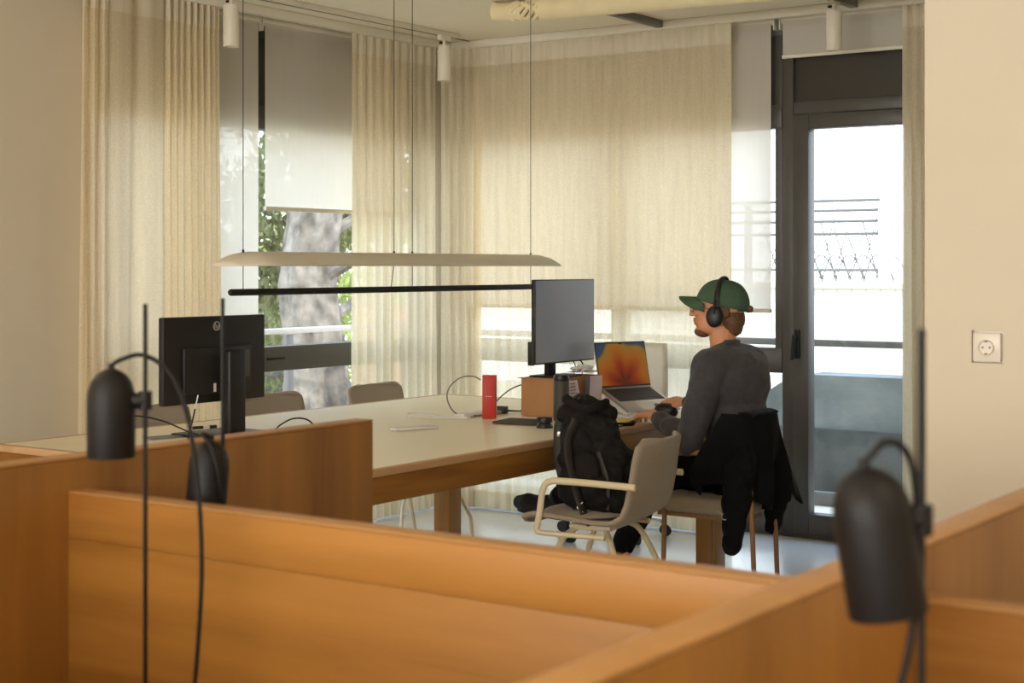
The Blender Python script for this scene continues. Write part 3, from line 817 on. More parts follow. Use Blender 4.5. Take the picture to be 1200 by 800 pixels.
mk('neckband', B().tube([Vector((-2.93, 5.708, 1.075))+Vector((.056*math.cos(a), .060*math.sin(a), .018*math.cos(a))) for a in [2*PI*i/16 for i in range(16)]], .008, 8, closed=True, sub=3), KNIT, ps)
cf = B()
cf.cap((-3.170, 5.584, .770), (-3.145, 5.570, .763), .033, .036); cf.cap((-3.262, 6.013, .80), (-3.235, 6.01, .797), .033, .034)
mk('cuff', cf, KNIT, ps)
# trousers
tr = B()
tr.ell((-2.87, 5.70, .60), (.13, .185, .10))
tr.chain([J['hl'], (-3.1, 5.63, .565), J['kl'], (-3.54, 5.69, .475), (-3.735, 5.72, .385)], [.090, .080, .066, .060, .050])
tr.chain([J['hr'], (-3.1, 5.80, .53), J['kr'], (-3.42, 5.82, .30), (-3.50, 5.84, .17)], [.090, .078, .064, .058, .050])
to = mk('trousers', tr, TROU, ps, remesh=.008, smooth=False)
mods(to, smooth=4); mods(to, disp=.016, dscale=.06)
def shoe(ank, toe, up, nm='shoe'):
    a, t, u = Vector(ank), Vector(toe), Vector(up).normalized(); f = (t-a).normalized(); s = f.cross(u)
    b = B(); L = (t-a).length
    heel = a-f*.045-u*.045
    b.chain([heel, a+f*.02-u*.045, t-f*.05-u*.045, t-u*.05], [.036, .040, .044, .032])
    b.chain([a+u*.01, a-u*.03, a+f*.06-u*.03], [.040, .044, .040])
    o = mk(nm, b, RUBBER, ps, remesh=.006, smooth=False); mods(o, smooth=4)
    sb = B()
    pts = []
    for i in range(24):
        an = 2*PI*i/24; w = .043 if math.cos(an) > 0 else .036
        c = (heel+t-u*.05)/2
        pts.append(c+f*(L+.04)/2*1.12*math.cos(an)+s*w*math.sin(an)-u*.040)
    sb.bm.faces.new([sb.bm.verts.new(p) for p in pts])
    r = bmesh.ops.extrude_face_region(sb.bm, geom=sb.bm.faces[:])
    bmesh.ops.translate(sb.bm, verts=[v for v in r['geom'] if isinstance(v, bmesh.types.BMVert)], vec=u*.014)
    mk('sole', sb, RUBBER, o)
    return o
shoe((-3.76, 5.725, .372), (-3.985, 5.75, .385), (-.05, 0, 1))
shoe((-3.53, 5.85, .105), (-3.73, 5.87, .065), (-.1, 0, 1))

# ================================================================== JACKET ON THE CHAIR
jk = thing('jacket', 'black jacket draped over the back of the man\'s chair', 'jacket', (-2.70, 5.65, .82))
path = [(-2.94, 5.425), (-2.87, 5.42), (-2.80, 5.43), (-2.735, 5.455), (-2.695, 5.50), (-2.672, 5.57), (-2.668, 5.63), (-2.68, 5.665), (-2.71, 5.69)]
def jpath(u):
    k = u*(len(path)-1); i = min(int(k), len(path)-2); f = k-i
    return Vector((path[i][0]+(path[i+1][0]-path[i][0])*f, path[i][1]+(path[i+1][1]-path[i][1])*f, 0))
def jsheet(u, v):
    q = jpath(u); tz = .828-.015*u-max(0, .25-u)*.95
    bz = .50+.05*math.sin(u*7)-.02*u
    z = tz+(bz-tz)*v
    w = mnoise.noise(Vector((u*5, v*1.3, 2)))*.05*v+.02*math.sin(u*22+v*2)*v
    out = Vector((.9, .25*(2*u-1), 0)).normalized()
    q = q+out*(w+.02*v); q.y += max(0, u-.6)*.10*v
    return (q.x, q.y, z)
mk('back_panel', B().grid(jsheet, 48, 24), JACK, jk, solid=.014)
# the part folded over to the front of the chair back
def jfold(u, v):
    y = 5.455+.235*u; a = v*PI
    if v < .5: x = -2.685-.045*(1-math.cos(a)); z = .815+.010*math.sin(a)
    else: x = -2.735-.055*min(1, (v-.5)*2)*.5; z = .825-.20*(v-.5)*2-.02*math.sin(u*14)*(v-.5)*2
    return (x, y, z)
mk('front_fold', B().grid(jfold, 30, 16), JACK, jk, solid=.012)
sv = B()
sv.chain([(-2.745, 5.50, .72), (-2.735, 5.462, .62), (-2.735, 5.435, .50), (-2.745, 5.42, .36)], [.045, .068, .060, .043])
sv.chain([(-2.745, 5.42, .36), (-2.75, 5.415, .315)], [.042, .038])
s1 = mk('sleeve', sv, JACK, jk, remesh=.007, smooth=False); mods(s1, smooth=4); mods(s1, disp=.022, dscale=.06)
mk('cuff', B().cap((-2.748, 5.418, .335), (-2.75, 5.415, .318), .040, .038), JACK, s1)
sv = B()
sv.chain([(-2.69, 5.70, .55), (-2.69, 5.68, .44), (-2.70, 5.67, .36)], [.05, .045, .03])
s2 = mk('sleeve', sv, JACK, jk, remesh=.007, smooth=False); mods(s2, smooth=4); mods(s2, disp=.022, dscale=.06)
jA, jB, jC, jT = Vector((-2.70, 5.57, .822)), Vector((-2.735, 5.70, .818)), Vector((-2.68, 5.58, .50)), Vector((-2.645, 5.835, .435))
def jflap(u, v):
    q = jA.lerp(jB, u).lerp(jC.lerp(jT, u), v)
    q = q+Vector((.9, -.3, 0))*(.014*math.sin(u*9+v*2.5)*v+.012)
    q.z -= .05*math.sin(PI*u)*v*-1*.6
    return tuple(q)
mk('front_flap', B().grid(jflap, 24, 24), JACK, jk, solid=.014)
mk('drawcord_ring', B().tube([(-2.765+.012*math.cos(a), 5.385, .43+.012*math.sin(a)) for a in [2*PI*i/10 for i in range(10)]], .0022, 6, closed=True, sub=3).cone((-2.80, 5.39, .452), (-2.775, 5.385, .437), .002, seg=6), ALU, jk)

# ================================================================== BACKPACK
bp_ = thing('backpack', 'black backpack slumped on the taupe chair with cream arms', 'backpack', (-3.05, 4.90, .47))
bb = B()
bb.ell((-3.00, 4.90, .60), (.125, .15, .155)); bb.ell((-3.07, 4.90, .72), (.115, .14, .15)); bb.ell((-3.12, 4.92, .81), (.075, .10, .075))
bb.ell((-2.955, 4.90, .55), (.10, .14, .07)); bb.ell((-3.08, 4.86, .57), (.09, .12, .08))
bo = mk('main_bag', bb, PACK, bp_, remesh=.008, smooth=False); mods(bo, smooth=5); mods(bo, disp=.05, dscale=.10); mods(bo, disp=.022, dscale=.035)
fb = B(); fb.chain([(-3.16, 4.86, .845), (-3.09, 4.90, .875), (-3.03, 4.95, .845)], [.035, .045, .035]); fb.chain([(-3.14, 4.95, .84), (-3.07, 4.99, .83)], [.036, .032])
fo = mk('top_flap', fb, PACK, bp_, remesh=.007, smooth=False); mods(fo, smooth=4); mods(fo, disp=.02, dscale=.05)
mk('front_pocket', B().ell((-3.04, 4.775, .62), (.085, .04, .11), (R(-8), R(15), 0)), PACK, bp_, disp=.02, dscale=.06, subsurf=1)
mk('strap', B().tube([(-3.13, 4.86, .86), (-3.175, 4.85, .82), (-3.185, 4.85, .76), (-3.16, 4.82, .67), (-3.10, 4.78, .58), (-3.02, 4.755, .50), (-2.97, 4.74, .475)], .019, 10, flat=.35), WEB, bp_)
mk('strap', B().tube([(-3.06, 4.78, .84), (-3.07, 4.74, .75), (-3.03, 4.72, .62), (-2.985, 4.72, .50)], .020, 10, flat=.3), WEB, bp_)
mk('roll_top', B().tube([(-3.10+.075*math.cos(a), 4.91+.075*math.sin(a)+.01*math.sin(3*a), .876+.022*math.sin(2*a+.6)-.02*math.sin(a)) for a in [2*PI*i/14 for i in range(14)]], .017, 10, closed=True, sub=4, flat=.6), PACK, bp_)
mk('strap', B().tube([(-3.05, 4.97, .86), (-3.08, 5.06, .845), (-3.13, 5.14, .80), (-3.17, 5.17, .775)], .026, 10, flat=.3), WEB, bp_)
mk('strap', B().tube([(-2.98, 4.80, .72), (-2.93, 4.78, .62), (-2.93, 4.78, .52)], .016, 8, flat=.3), WEB, bp_)
mk('handle_loop', B().tube([(-3.13, 4.88, .86), (-3.13, 4.89, .91), (-3.10, 4.92, .915), (-3.08, 4.94, .87)], .008, 8), WEB, bp_)
mk('buckle', B().box((-3.17, 4.835, .775), (.014, .02, .02), (0, .2, .3), .003).tube([(-2.99, 4.715, .55), (-3.01, 4.71, .53), (-2.985, 4.71, .515)], .002, 6), ALU, bp_)

# ================================================================== ON THE TABLE
T = TZ+.001
# black-backed monitor
mn = thing('monitor', 'black monitor seen from behind with round silver logo, on a stand', 'monitor', (-4.40, 4.27, T))
mk('screen_housing', B().span((-4.425, 4.0, .873), (-4.395, 4.54, 1.207), .006), BLACKP, mn)
mk('rear_bulge', B().span((-4.395, 4.09, .905), (-4.378, 4.45, 1.09), .008), BLACKP, mn)
mk('screen', B().span((-4.4268, 4.008, .885), (-4.4248, 4.532, 1.199)), GLOSSB, mn, smooth=False)
mk('stand_column', B().span((-4.372, 4.275, .75), (-4.325, 4.365, 1.075), .010, 3).span((-4.39, 4.29, .98), (-4.36, 4.35, 1.06), .004), BLACKP, mn)
mk('stand_base', B().span((-4.53, 4.16, T), (-4.29, 4.46, T+.012), .005), BLACKP, mn)
lg = B()
lc = Vector((-4.3935, 4.272, 1.168))
lg.tube([lc+Vector((0, .0165*math.cos(a), .0165*math.sin(a))) for a in [2*PI*i/20 for i in range(20)]], .0022, 6, closed=True, sub=1)
# text faces +x : local x -> +y, local y -> +z
Mx = Matrix.Translation(lc) @ Matrix(((0, 0, 1, 0), (1, 0, 0, 0), (0, 1, 0, 0), (0, 0, 0, 1)))
tbm = text_mesh('hp', .028, Mx, 't', LOGO, None, .0008, .25)
me_ = D.meshes.new('t'); tbm.to_mesh(me_); tbm.free(); lg.bm.from_mesh(me_)
mk('logo', lg, LOGO, mn, smooth=False)
mk('port_cover', B().span((-4.3785, 4.395, .965), (-4.3765, 4.435, 1.07), .002), mat('grey plastic', lin((86, 84, 84)), .4), mn)
lb = B()
for k in range(5):
    w = .018+.010*((k*7) % 3)/2
    lb.span((-4.395, 4.405, .925+k*.010), (-4.3945+.0002, 4.405+w, .930+k*.010))
mk('rating_label', lb, LOGO, mn, smooth=False)
mk('asset_label', B().span((-4.376, 4.238, .915), (-4.3755, 4.252, .948)), PAPER, mn, smooth=False)

# cardboard box with monitor on top
bx = thing('cardboard_box', 'open-sided kraft cardboard box under the grey-screened monitor', 'box', (-3.80, 5.80, T))
mk('carton', B().span((-3.89, 5.625, T), (-3.70, 5.98, .905), .003), KRAFT, bx)
mk('flap', B().box((-3.80, 5.80, .907), (.20, .37, .003)), KRAFT, bx)
m2 = thing('monitor', 'grey-screened monitor on the cardboard box, left of the laptop', 'monitor', (-3.81, 5.80, .91))
mk('screen_housing', B().span((-3.815, 5.594, .968), (-3.795, 6.085, 1.342), .004), BLACKP, m2)
m2s, nt, out = nodes_of('grey reflection screen')  # grey reflection on the screen put in as emission
v = coords(nt, (1.5, 1.5, 1.5)); n_ = N(nt, 'ShaderNodeTexNoise', Scale=1.6, Detail=1.); nt.links.new(v, n_.inputs['Vector'])
cc = ramp(nt, n_.outputs['Fac'], [(.3, lin((100, 100, 104))), (.7, lin((122, 114, 106)))])
pb = N(nt, 'ShaderNodeBsdfPrincipled'); pb.inputs['Base Color'].default_value = (.02, .02, .02, 1); pb.inputs['Roughness'].default_value = .3
nt.links.new(cc, pb.inputs['Emission Color']); pb.inputs['Emission Strength'].default_value = .5
nt.links.new(pb.outputs[0], out.inputs['Surface'])
mk('screen', B().span((-3.7955, 5.600, .975), (-3.7935, 6.079, 1.337)), m2s, m2, smooth=False)
mk('side_edge', B().span((-3.83, 5.588, .965), (-3.80, 5.598, 1.07), .003), BLACKP, m2)
mk('stand_column', B().span((-3.845, 5.74, .912), (-3.82, 5.80, 1.05), .004), BLACK, m2)
mk('stand_base', B().span((-3.885, 5.68, .9095), (-3.72, 5.86, .916), .003), BLACK, m2)
# cables hanging from that monitor
cbl = B()
cbl.tube([(-3.80, 5.90, .98), (-3.785, 5.905, .95), (-3.79, 5.90, .915)], .0025, 6)
cbl.tube([(-3.80, 5.96, .98), (-3.78, 5.965, .95), (-3.77, 5.94, .915)], .0035, 6)
mk('monitor_cable', cbl, BLACK, m2)

# papers on box
def sheet(name, label, cat, c, size, rz, m, bendz=.0, seed=1, n=10, tilt=(0, 0)):
    def f(u, v):
        x, y = (u-.5)*size[0], (v-.5)*size[1]
        z = bendz*(mnoise.noise(Vector((x*14, y*14, seed)))+.6)
        p = Euler((tilt[0], tilt[1], rz)).to_matrix() @ Vector((x, y, z))
        return (c[0]+p.x, c[1]+p.y, c[2]+p.z)
    o = mk(name, B().grid(f, n, n), m, solid=.0012); tag(o, label, cat); return o
sheet('paper_sheet', 'white sheet lying on the cardboard box, corner sticking out', 'paper', (-3.765, 5.95, .920), (.12, .17, 1), .15, PAPER, .004, 3)
cr = B()
bmesh.ops.create_icosphere(cr.bm, subdivisions=3, radius=1.)
for vtx in cr.bm.verts:
    k = 1+.5*mnoise.noise(vtx.co*2.3); vtx.co = Vector((vtx.co.x*.035*k, vtx.co.y*.07*k, vtx.co.z*.016*k+.0))+Vector((-3.745, 5.90, .940))
tag(mk('crumpled_paper', cr, PAPER, smooth=False), 'crumpled white paper on top of the cardboard box', 'paper')
nb = thing('handwritten_note', 'pale pink handwritten sheet leaning on the side of the box', 'note', (-3.69, 5.70, T))
mk('sheet', B().grid(lambda u, v: (-3.684+.02*(1-v)+.006*math.sin(u*3), 5.665+.095*u+.02*(1-v)*u, T+.012+.145*v), 8, 8), PINKP, nb, solid=.001)
wl_ = B(); rnd = random.Random(4)
for k in range(8):
    z = T+.145-.014*k; y0 = 5.672+.004*rnd.random(); L = .055+.02*rnd.random()
    wl_.tube([(-3.684+.02*(1-(z-T-.012)/.145)+.0035+.006*math.sin((y0-5.665+L*i/10)/.095*3), y0+L*i/10, z+.0022*math.sin(i*2.3+k)) for i in range(11)], .0011, 4, sub=2)
mk('handwriting', wl_, INK, nb)
fd = thing('folder', 'pale pink folder standing at the right side of the box', 'folder', (-3.69, 5.90, T))
mk('cover', B().box((-3.682, 5.905, .826), (.006, .11, .165), (0, .03, -.04), .001), PINKP, fd)
mk('spine', B().box((-3.678, 5.838, .826), (.012, .02, .168), (0, .03, 0), .001), mat('slate card', lin((90, 96, 104)), .6), fd)
# bottle
bt = thing('water_bottle', 'dark grey cylindrical bottle standing against the cardboard box', 'bottle', (-3.615, 5.53, T))
mk('bottle_body', B().lathe([(0, 0), (.032, 0), (.0345, .003), (.0345, .165), (.033, .169), (.033, .171)], (-3.615, 5.53, T)), mat('grey bottle coat', lin((66, 60, 54)), .6), bt)
mk('bottle_cap', B().lathe([(.033, .171), (.0342, .173), (.0342, .190), (.031, .196), (0, .197)], (-3.615, 5.53, T)), BLACKP, bt)
# red box
rb = thing('red_box', 'upright narrow red box with small white print on the table', 'box', (-3.937, 5.45, T), R(30))
mk('carton', B().box((0, 0, .093), (.058, .028, .186), None, .001), RED, rb, world=False)
mk('sleeve', B().box((.0, .0195, .093), (.062, .010, .187), None, .001), PAPER, rb, world=False)
rt = B()
x = -.014
for w in (.004, .003, .005, .003, .004, .003):
    rt.box((x+w/2, -.0145, .095), (w*.8, .0008, .004)); x += w+.001
mk('print', rt, PAPER, rb, world=False)
# slate sleeve, puck
sl = mk('laptop_sleeve', B().box((-3.70, 5.36, T+.006), (.20, .17, .010), (0, 0, R(8)), .004), GREYP)
tag(sl, 'flat dark slate felt sleeve lying in front of the cardboard box', 'sleeve')
pk = thing('webcam_puck', 'small round black puck on the table in front of the bottle', 'puck', (-3.52, 5.26, T))
mk('puck_base', B().lathe([(0, 0), (.034, 0), (.035, .006), (.030, .016), (.026, .022)], (-3.52, 5.26, T)), BLACKP, pk)
mk('puck_top', B().lathe([(.026, .022), (.032, .024), (.032, .040), (.029, .043), (0, .043)], (-3.52, 5.26, T)), BLACKP, pk)
# adapter and cables
ad = thing('power_adapter', 'small black power adapter with cable behind the red box', 'adapter', (-3.98, 5.66, T))
mk('adapter_body', B().box((-4.02, 5.66, T+.016), (.05, .04, .032), (0, 0, .2), .004), BLACKP, ad)
mk('adapter_cable', B().tube([(-4.0, 5.68, T+.01), (-3.97, 5.76, T+.01), (-4.00, 5.86, T+.05), (-3.99, 5.82, T+.12), (-4.02, 5.72, T+.10), (-4.06, 5.66, T+.03), (-4.0, 5.74, T+.006), (-3.93, 5.84, T+.006)], .0028, 8), BLACK, ad)
c1 = mk('charging_cable', B().tube([(-3.985, 5.45, T+.165), (-4.02, 5.445, T+.178), (-4.07, 5.42, T+.172), (-4.115, 5.40, T+.13), (-4.125, 5.395, T+.08), (-4.10, 5.40, T+.03), (-4.06, 5.42, T+.006), (-4.00, 5.50, T+.006), (-3.97, 5.56, T+.006)], .0032, 8), CABLE)
tag(c1, 'grey cable arching in a loop left of the red box', 'cable')
c2 = mk('charging_cable', B().tube([(-4.00, 5.40, T+.004), (-4.10, 5.36, T+.005), (-4.18, 5.32, T+.012), (-4.235, 5.29, T+.02), (-4.235, 5.255, T+.012), (-4.17, 5.27, T+.004), (-4.08, 5.33, T+.004), (-3.99, 5.36, T+.004)], .003, 8), PAPER)
tag(c2, 'white cable lying in a flat loop on the white tabletop', 'cable')
ps_ = thing('power_strip', 'flat white power strip lying behind the red box', 'power strip', (-4.03, 5.56, T))
mk('strip_body', B().box((-4.05, 5.53, T+.008), (.06, .26, .016), (0, 0, R(-6)), .005), PAPER, ps_)
mk('strip_socket', B().lathe([(.016, 0), (.016, .003), (.012, .003), (.010, 0)], (-4.045, 5.47, T+.015)).lathe([(.016, 0), (.016, .003), (.012, .003), (.010, 0)], (-4.05, 5.60, T+.015)), WHITEM, ps_)
rm = mk('white_tray', B().box((-3.915, 4.90, T+.006), (.05, .20, .012), (0, 0, R(-22)), .004), PAPER); tag(rm, 'thin white stick-shaped case lying alone on the tabletop', 'case')
# things near the black monitor
pn = thing('marker_pen', 'short dark marker lying on the table below the black monitor', 'pen', (-4.61, 4.41, T))
mk('barrel', B().cone((-4.63, 4.37, T+.008), (-4.615, 4.41, T+.008), .0065), BLACKP, pn)
mk('cap', B().cone((-4.615, 4.41, T+.008), (-4.605, 4.435, T+.008), .0065), PAPER, pn)
mk('clip', B().cone((-4.605, 4.435, T+.008), (-4.595, 4.465, T+.008), .0070), BLACKP, pn)
cd = mk('notepad', B().box((-4.51, 4.10, T+.003), (.07, .13, .006), (0, 0, R(-15)), .001), mat('blue grey card', lin((120, 124, 128)), .6)); tag(cd, 'small blue-grey pad on the table behind the left lamp', 'notepad')
k1 = mk('power_cable', B().tube([(-4.75, 3.95, T+.05), (-4.62, 4.02, T+.085), (-4.50, 4.08, T+.07), (-4.33, 4.12, T+.02), (-4.20, 4.22, T+.004), (-4.15, 4.40, T+.004)], .003, 8), BLACK); tag(k1, 'thin black cable trailing below the black-backed monitor', 'cable')
k2 = mk('power_cable', B().tube([(-4.28, 4.46, T+.004), (-4.22, 4.45, T+.04), (-4.20, 4.50, T+.06), (-4.18, 4.56, T+.05), (-4.16, 4.60, T+.004)], .0032, 8), BLACK); tag(k2, 'black cable loop standing right of the monitor stand', 'cable')
st = thing('stylus', 'thin upright black stick with white tip below the black monitor', 'stylus', (-4.29, 4.02, T))
mk('shaft', B().cone((-4.29, 4.02, T), (-4.298, 4.068, T+.125), .003, seg=10), BLACK, st)
mk('tip', B().cone((-4.298, 4.068, T+.125), (-4.30, 4.085, T+.176), .003, .002, seg=10), PAPER, st)

# laptop on a wedge stand
lp = thing('laptop', 'open silver laptop showing an orange wallpaper, in front of the man', 'laptop', (-3.57, 6.10, T), R(-17))
# own frame: faces +x ; front edge at x=+.11, hinge at -.11 ; tilt 25 deg
W2, DEP = .157, .22
ti = R(24)
def LP(x, y, z):   # laptop base plane tilted about front edge
    return Vector((.11-(.11-x)*math.cos(ti)-z*-math.sin(ti)*1.0, y, .004+(.11-x)*math.sin(ti)+z*math.cos(ti)))
def lbox(b, x0, x1, y0, y1, z0, z1, bev=0.):
    t = B().span((x0, y0, z0), (x1, y1, z1), bev)
    for vtx in t.bm.verts: vtx.co = LP(*vtx.co)
    me = D.meshes.new('q'); t.bm.to_mesh(me); t.bm.free(); b.bm.from_mesh(me); D.meshes.remove(me)
b = B(); lbox(b, -.11, .11, -W2, W2, 0, .013, .003); mk('laptop_base', b, ALU, lp, world=False)
b = B(); lbox(b, -.095, .018, -W2+.018, W2-.018, .0128, .0136); kb = mk('keyboard_well', b, KEYS, lp, world=False, smooth=False)
b = B()
for r_ in range(6):
    for c_ in range(14):
        x0 = -.093+r_*.0185; y0 = -W2+.021+c_*.0197
        lbox(b, x0, x0+(.016 if r_ else .011), y0, y0+.0172, .0136, .0148)
mk('keys', b, mat('key caps', (.03, .03, .03), .5), kb, world=False, smooth=False)
b = B(); lbox(b, .035, .10, -.06, .06, .013, .0133); mk('trackpad', b, mat('trackpad', lin((176, 172, 166)), .3, metal=.5), lp, world=False, smooth=False)
hg = LP(-.108, 0, .013)
sa = R(12)      # screen leans back
SM = Matrix.Translation(hg) @ Euler((0, -sa, 0)).to_matrix().to_4x4()
b = B().span((-.007, -W2, 0), (0, W2, .212), .003); b.xf(SM); lid = mk('laptop_lid', b, ALU, lp, world=False)
b = B().span((0, -W2+.002, .003), (.001, W2-.002, .210)); b.xf(SM); mk('bezel', b, BLACKP, lid, world=False, smooth=False)
# wallpaper screen : petals around a low centre
scm, nt, out = nodes_of('petal wallpaper')
tc = nt.nodes.new('ShaderNodeTexCoord'); sp = nt.nodes.new('ShaderNodeSeparateXYZ'); nt.links.new(tc.outputs['Object'], sp.inputs[0])
zz = N(nt, 'ShaderNodeMath', operation='SUBTRACT'); zz.inputs[1].default_value = .12; nt.links.new(sp.outputs['Z'], zz.inputs[0])
an = N(nt, 'ShaderNodeMath', operation='ARCTAN2'); nt.links.new(sp.outputs['Y'], an.inputs[0]); nt.links.new(zz.outputs[0], an.inputs[1])
a2 = N(nt, 'ShaderNodeMath', operation='MULTIPLY'); a2.inputs[1].default_value = 6.5; nt.links.new(an.outputs[0], a2.inputs[0])
sn = N(nt, 'ShaderNodeMath', operation='SINE'); nt.links.new(a2.outputs[0], sn.inputs[0])
ln = N(nt, 'ShaderNodeVectorMath', operation='LENGTH'); cb_ = nt.nodes.new('ShaderNodeCombineXYZ')
nt.links.new(sp.outputs['Y'], cb_.inputs[0]); nt.links.new(zz.outputs[0], cb_.inputs[1]); nt.links.new(cb_.outputs[0], ln.inputs[0])
r1 = N(nt, 'ShaderNodeMath', operation='MULTIPLY'); r1.inputs[1].default_value = 4.4; nt.links.new(ln.outputs['Value'], r1.inputs[0])
s1_ = N(nt, 'ShaderNodeMath', operation='MULTIPLY_ADD'); s1_.inputs[1].default_value = .07; nt.links.new(sn.outputs[0], s1_.inputs[0]); nt.links.new(r1.outputs[0], s1_.inputs[2])
cc = ramp(nt, s1_.outputs[0], [(.10, lin((120, 26, 6))), (.35, lin((196, 66, 8))), (.62, lin((226, 128, 20))), (.82, lin((206, 150, 50))), (.90, lin((62, 92, 120)))])
pb = N(nt, 'ShaderNodeBsdfPrincipled'); pb.inputs['Base Color'].default_value = (.01, .01, .01, 1); pb.inputs['Roughness'].default_value = .3
nt.links.new(cc, pb.inputs['Emission Color']); pb.inputs['Emission Strength'].default_value = .32
nt.links.new(pb.outputs[0], out.inputs['Surface'])
b = B().span((.001, -W2+.006, .010), (.0015, W2-.006, .204)); b.xf(SM); mk('screen', b, scm, lid, world=False, smooth=False)
b = B().span((.0015, -.010, .199), (.002, .010, .2045)); b.xf(SM); mk('camera_notch', b, BLACKP, lid, world=False, smooth=False)
# wedge stand
ws = thing('laptop_stand', 'white wedge stand holding the laptop at an angle', 'stand', (-3.57, 6.10, T), R(-17))
for s in (-1, 1):
    mk('side_wedge', B().prism([(.10, 0), (-.098, 0), (-.098, .084), (.10, .002)], s*.11-.006, s*.11+.006, 'y'), PAPER, ws, world=False, smooth=False)
mk('cross_plate', B().span((-.098, -.11, 0), (-.09, .11, .08)), PAPER, ws, world=False, smooth=False)
# papers under laptop and small things
sheet('paper_sheet', 'white sheet on the table under the laptop\'s left edge', 'paper', (-3.50, 5.86, T+.001), (.18, .20, 1), .3, PAPER, .003, 8)
wc_ = mk('earphone_cable', B().tube([(-3.56, 5.92, T+.02), (-3.50, 5.86, T+.012), (-3.46, 5.90, T+.012), (-3.40, 5.86, T+.01), (-3.37, 5.82, T+.01)], .0022, 6), PAPER)
tag(wc_, 'thin white cable curling beside the laptop', 'cable')
tp = thing('tape_roll', 'yellow roll in a small black dish near the man\'s hand', 'tape', (-3.31, 5.53, T))
mk('dish', B().lathe([(0, .002), (.045, .003), (.055, .016), (.057, .016), (.048, 0), (0, 0)], (-3.31, 5.53, T)), BLACKP, tp)
mk('roll', B().lathe([(.016, .004), (.034, .004), (.035, .020), (.016, .020), (.016, .004)], (-3.31, 5.53, T)), YEL, tp)
ms = thing('computer_mouse', 'large black computer mouse under the man\'s right hand', 'mouse', (-3.365, 6.03, T))
mk('mouse_shell', B().ell((-3.365, 5.995, T+.022), (.060, .042, .034), (R(-20), 0, R(-12)), 28, 18), BLACKP, ms)
mk('scroll_wheel', B().cone((-3.415, 5.99, T+.045), (-3.415, 5.998, T+.045), .008), CABLE, ms)
ph_ = mk('mobile_phone', B().box((-3.30, 5.40, T+.005), (.075, .15, .009), (0, 0, R(10)), .004), BLACKP); tag(ph_, 'black phone lying at the table edge behind the backpack', 'phone')

# ================================================================== OUTSIDE
# balcony slab and railings
tag(mk('balcony_slab', B().span((-7.1, 3.0, -.25), (-5.87, 8.9, -.02)).span((-5.87, 7.57, -.25), (3.0, 8.9, -.02)), WALL, smooth=False), 'pale balcony floor outside the windows', 'balcony')
rl = thing('balcony_railing', 'grey metal railing along the balcony outside the left window', 'railing', (-6.95, 5.9, -.02))
mk('handrail', B().span((-6.99, 3.0, .965), (-6.91, 8.75, 1.0), .005), mat('pale painted rail', lin((204, 188, 176)), .5), rl)
for y in (3.4, 4.6, 6.05, 7.4, 8.6):
    mk('post', B().span((-6.97, y-.025, -.02), (-6.93, y+.025, .955), .003), METALG, rl)
mk('bottom_rail', B().span((-6.97, 3.0, .06), (-6.93, 8.75, .09), .003), METALG, rl)
rl = thing('balcony_railing', 'grey metal railing outside the balcony door', 'railing', (-3.3, 8.6, -.02))
mk('handrail', B().span((-6.9, 8.57, .925), (2.5, 8.63, .965), .005), METALG, rl)
mk('bottom_rail', B().span((-6.9, 8.57, -.02), (2.5, 8.63, .06), .003), METALG, rl)
for x in (-5.4, -4.0, -1.3, 0.2):
    mk('post', B().span((x-.02, 8.58, -.02), (x+.02, 8.62, .925), .003), METALG, rl)
# stained concrete wall beyond the balcony
cw = thing('concrete_wall', 'stained blue-grey concrete wall seen low through the balcony door', 'wall', (-1.5, 9.45, -3))
mk('wall_face', B().prism([(-5.6, -3), (-5.6, .30), (-4.65, .48), (-4.43, .60), (-4.30, .68), (-4.2, .70), (2.5, .70), (2.5, -3)], 9.3, 9.6, 'y'), CONC, cw, smooth=False)
mk('plinth', B().span((-4.9, 9.25, -3), (2.5, 9.32, .36)), mat('darker stained concrete', lin((98, 100, 98)), .9, var=.34, scale=3.5, bump=.3, bscale=30), cw, smooth=False)
# neighbouring whitewashed house with roof terrace
nh = thing('neighbouring_house', 'whitewashed brick building beyond the balcony, roof terrace on top', 'building', (-3, 17, -4))
mk('facade', B().span((-9.5, 16, -5), (3, 20, 1.16)), WBRICK, nh, smooth=False)
mk('roof_edge', B().span((-9.5, 15.95, 1.16), (3, 16.3, 1.22)), WALL, nh, smooth=False)
tr_ = thing('terrace_railing', 'horizontal bar railing on the white roof terrace with a pale post', 'railing', (-4, 16.1, 1.22))
for z in (1.36, 1.62, 1.76, 1.90, 2.02, 2.13):
    if z < 1.5 or z > 1.75: mk('bar', B().cone((-8.3, 16.15, z), (-6.40, 16.15, z), .018, seg=8), METALG, tr_)
mk('post', B().span((-6.40, 16.1, 1.22), (-6.30, 16.2, 2.10)), WHITEM, tr_)
mk('post', B().span((-8.02, 16.1, 1.22), (-7.96, 16.2, 2.10)), METALG, tr_)
dk = thing('drying_rack', 'wire frame drying racks standing on the roof terrace', 'rack', (-5.6, 16.6, 1.22))
rk = B()
for k in range(9):
    x = -8.0+k*.17; hh = .55+.2*((k*5) % 3)/2
    rk.cone((x, 16.6, 1.22), (x+.20, 16.6, 1.22+hh), .008, seg=6); rk.cone((x+.22, 16.6, 1.22), (x+.02, 16.6, 1.22+hh*.95), .010, seg=6)
    rk.tube([(x, 16.7, 1.25), (x+.1, 16.7, 1.5), (x+.22, 16.7, 1.5), (x+.36, 16.7, 1.25)], .009, 6, sub=3)
mk('wire_frame', rk, METALG, dk)
# brick pier near the corner outside
bk = mk('brick_pier', B().span((-8.6, 9.95, -4), (-8.5, 10.65, 1.05)), RBRICK, smooth=False); tag(bk, 'sunlit orange brick wall faintly visible through the corner curtain', 'wall')
struct('ground', B().span((-60, -30, -4.3), (40, 60, -4.0)), EARTH, smooth=False)
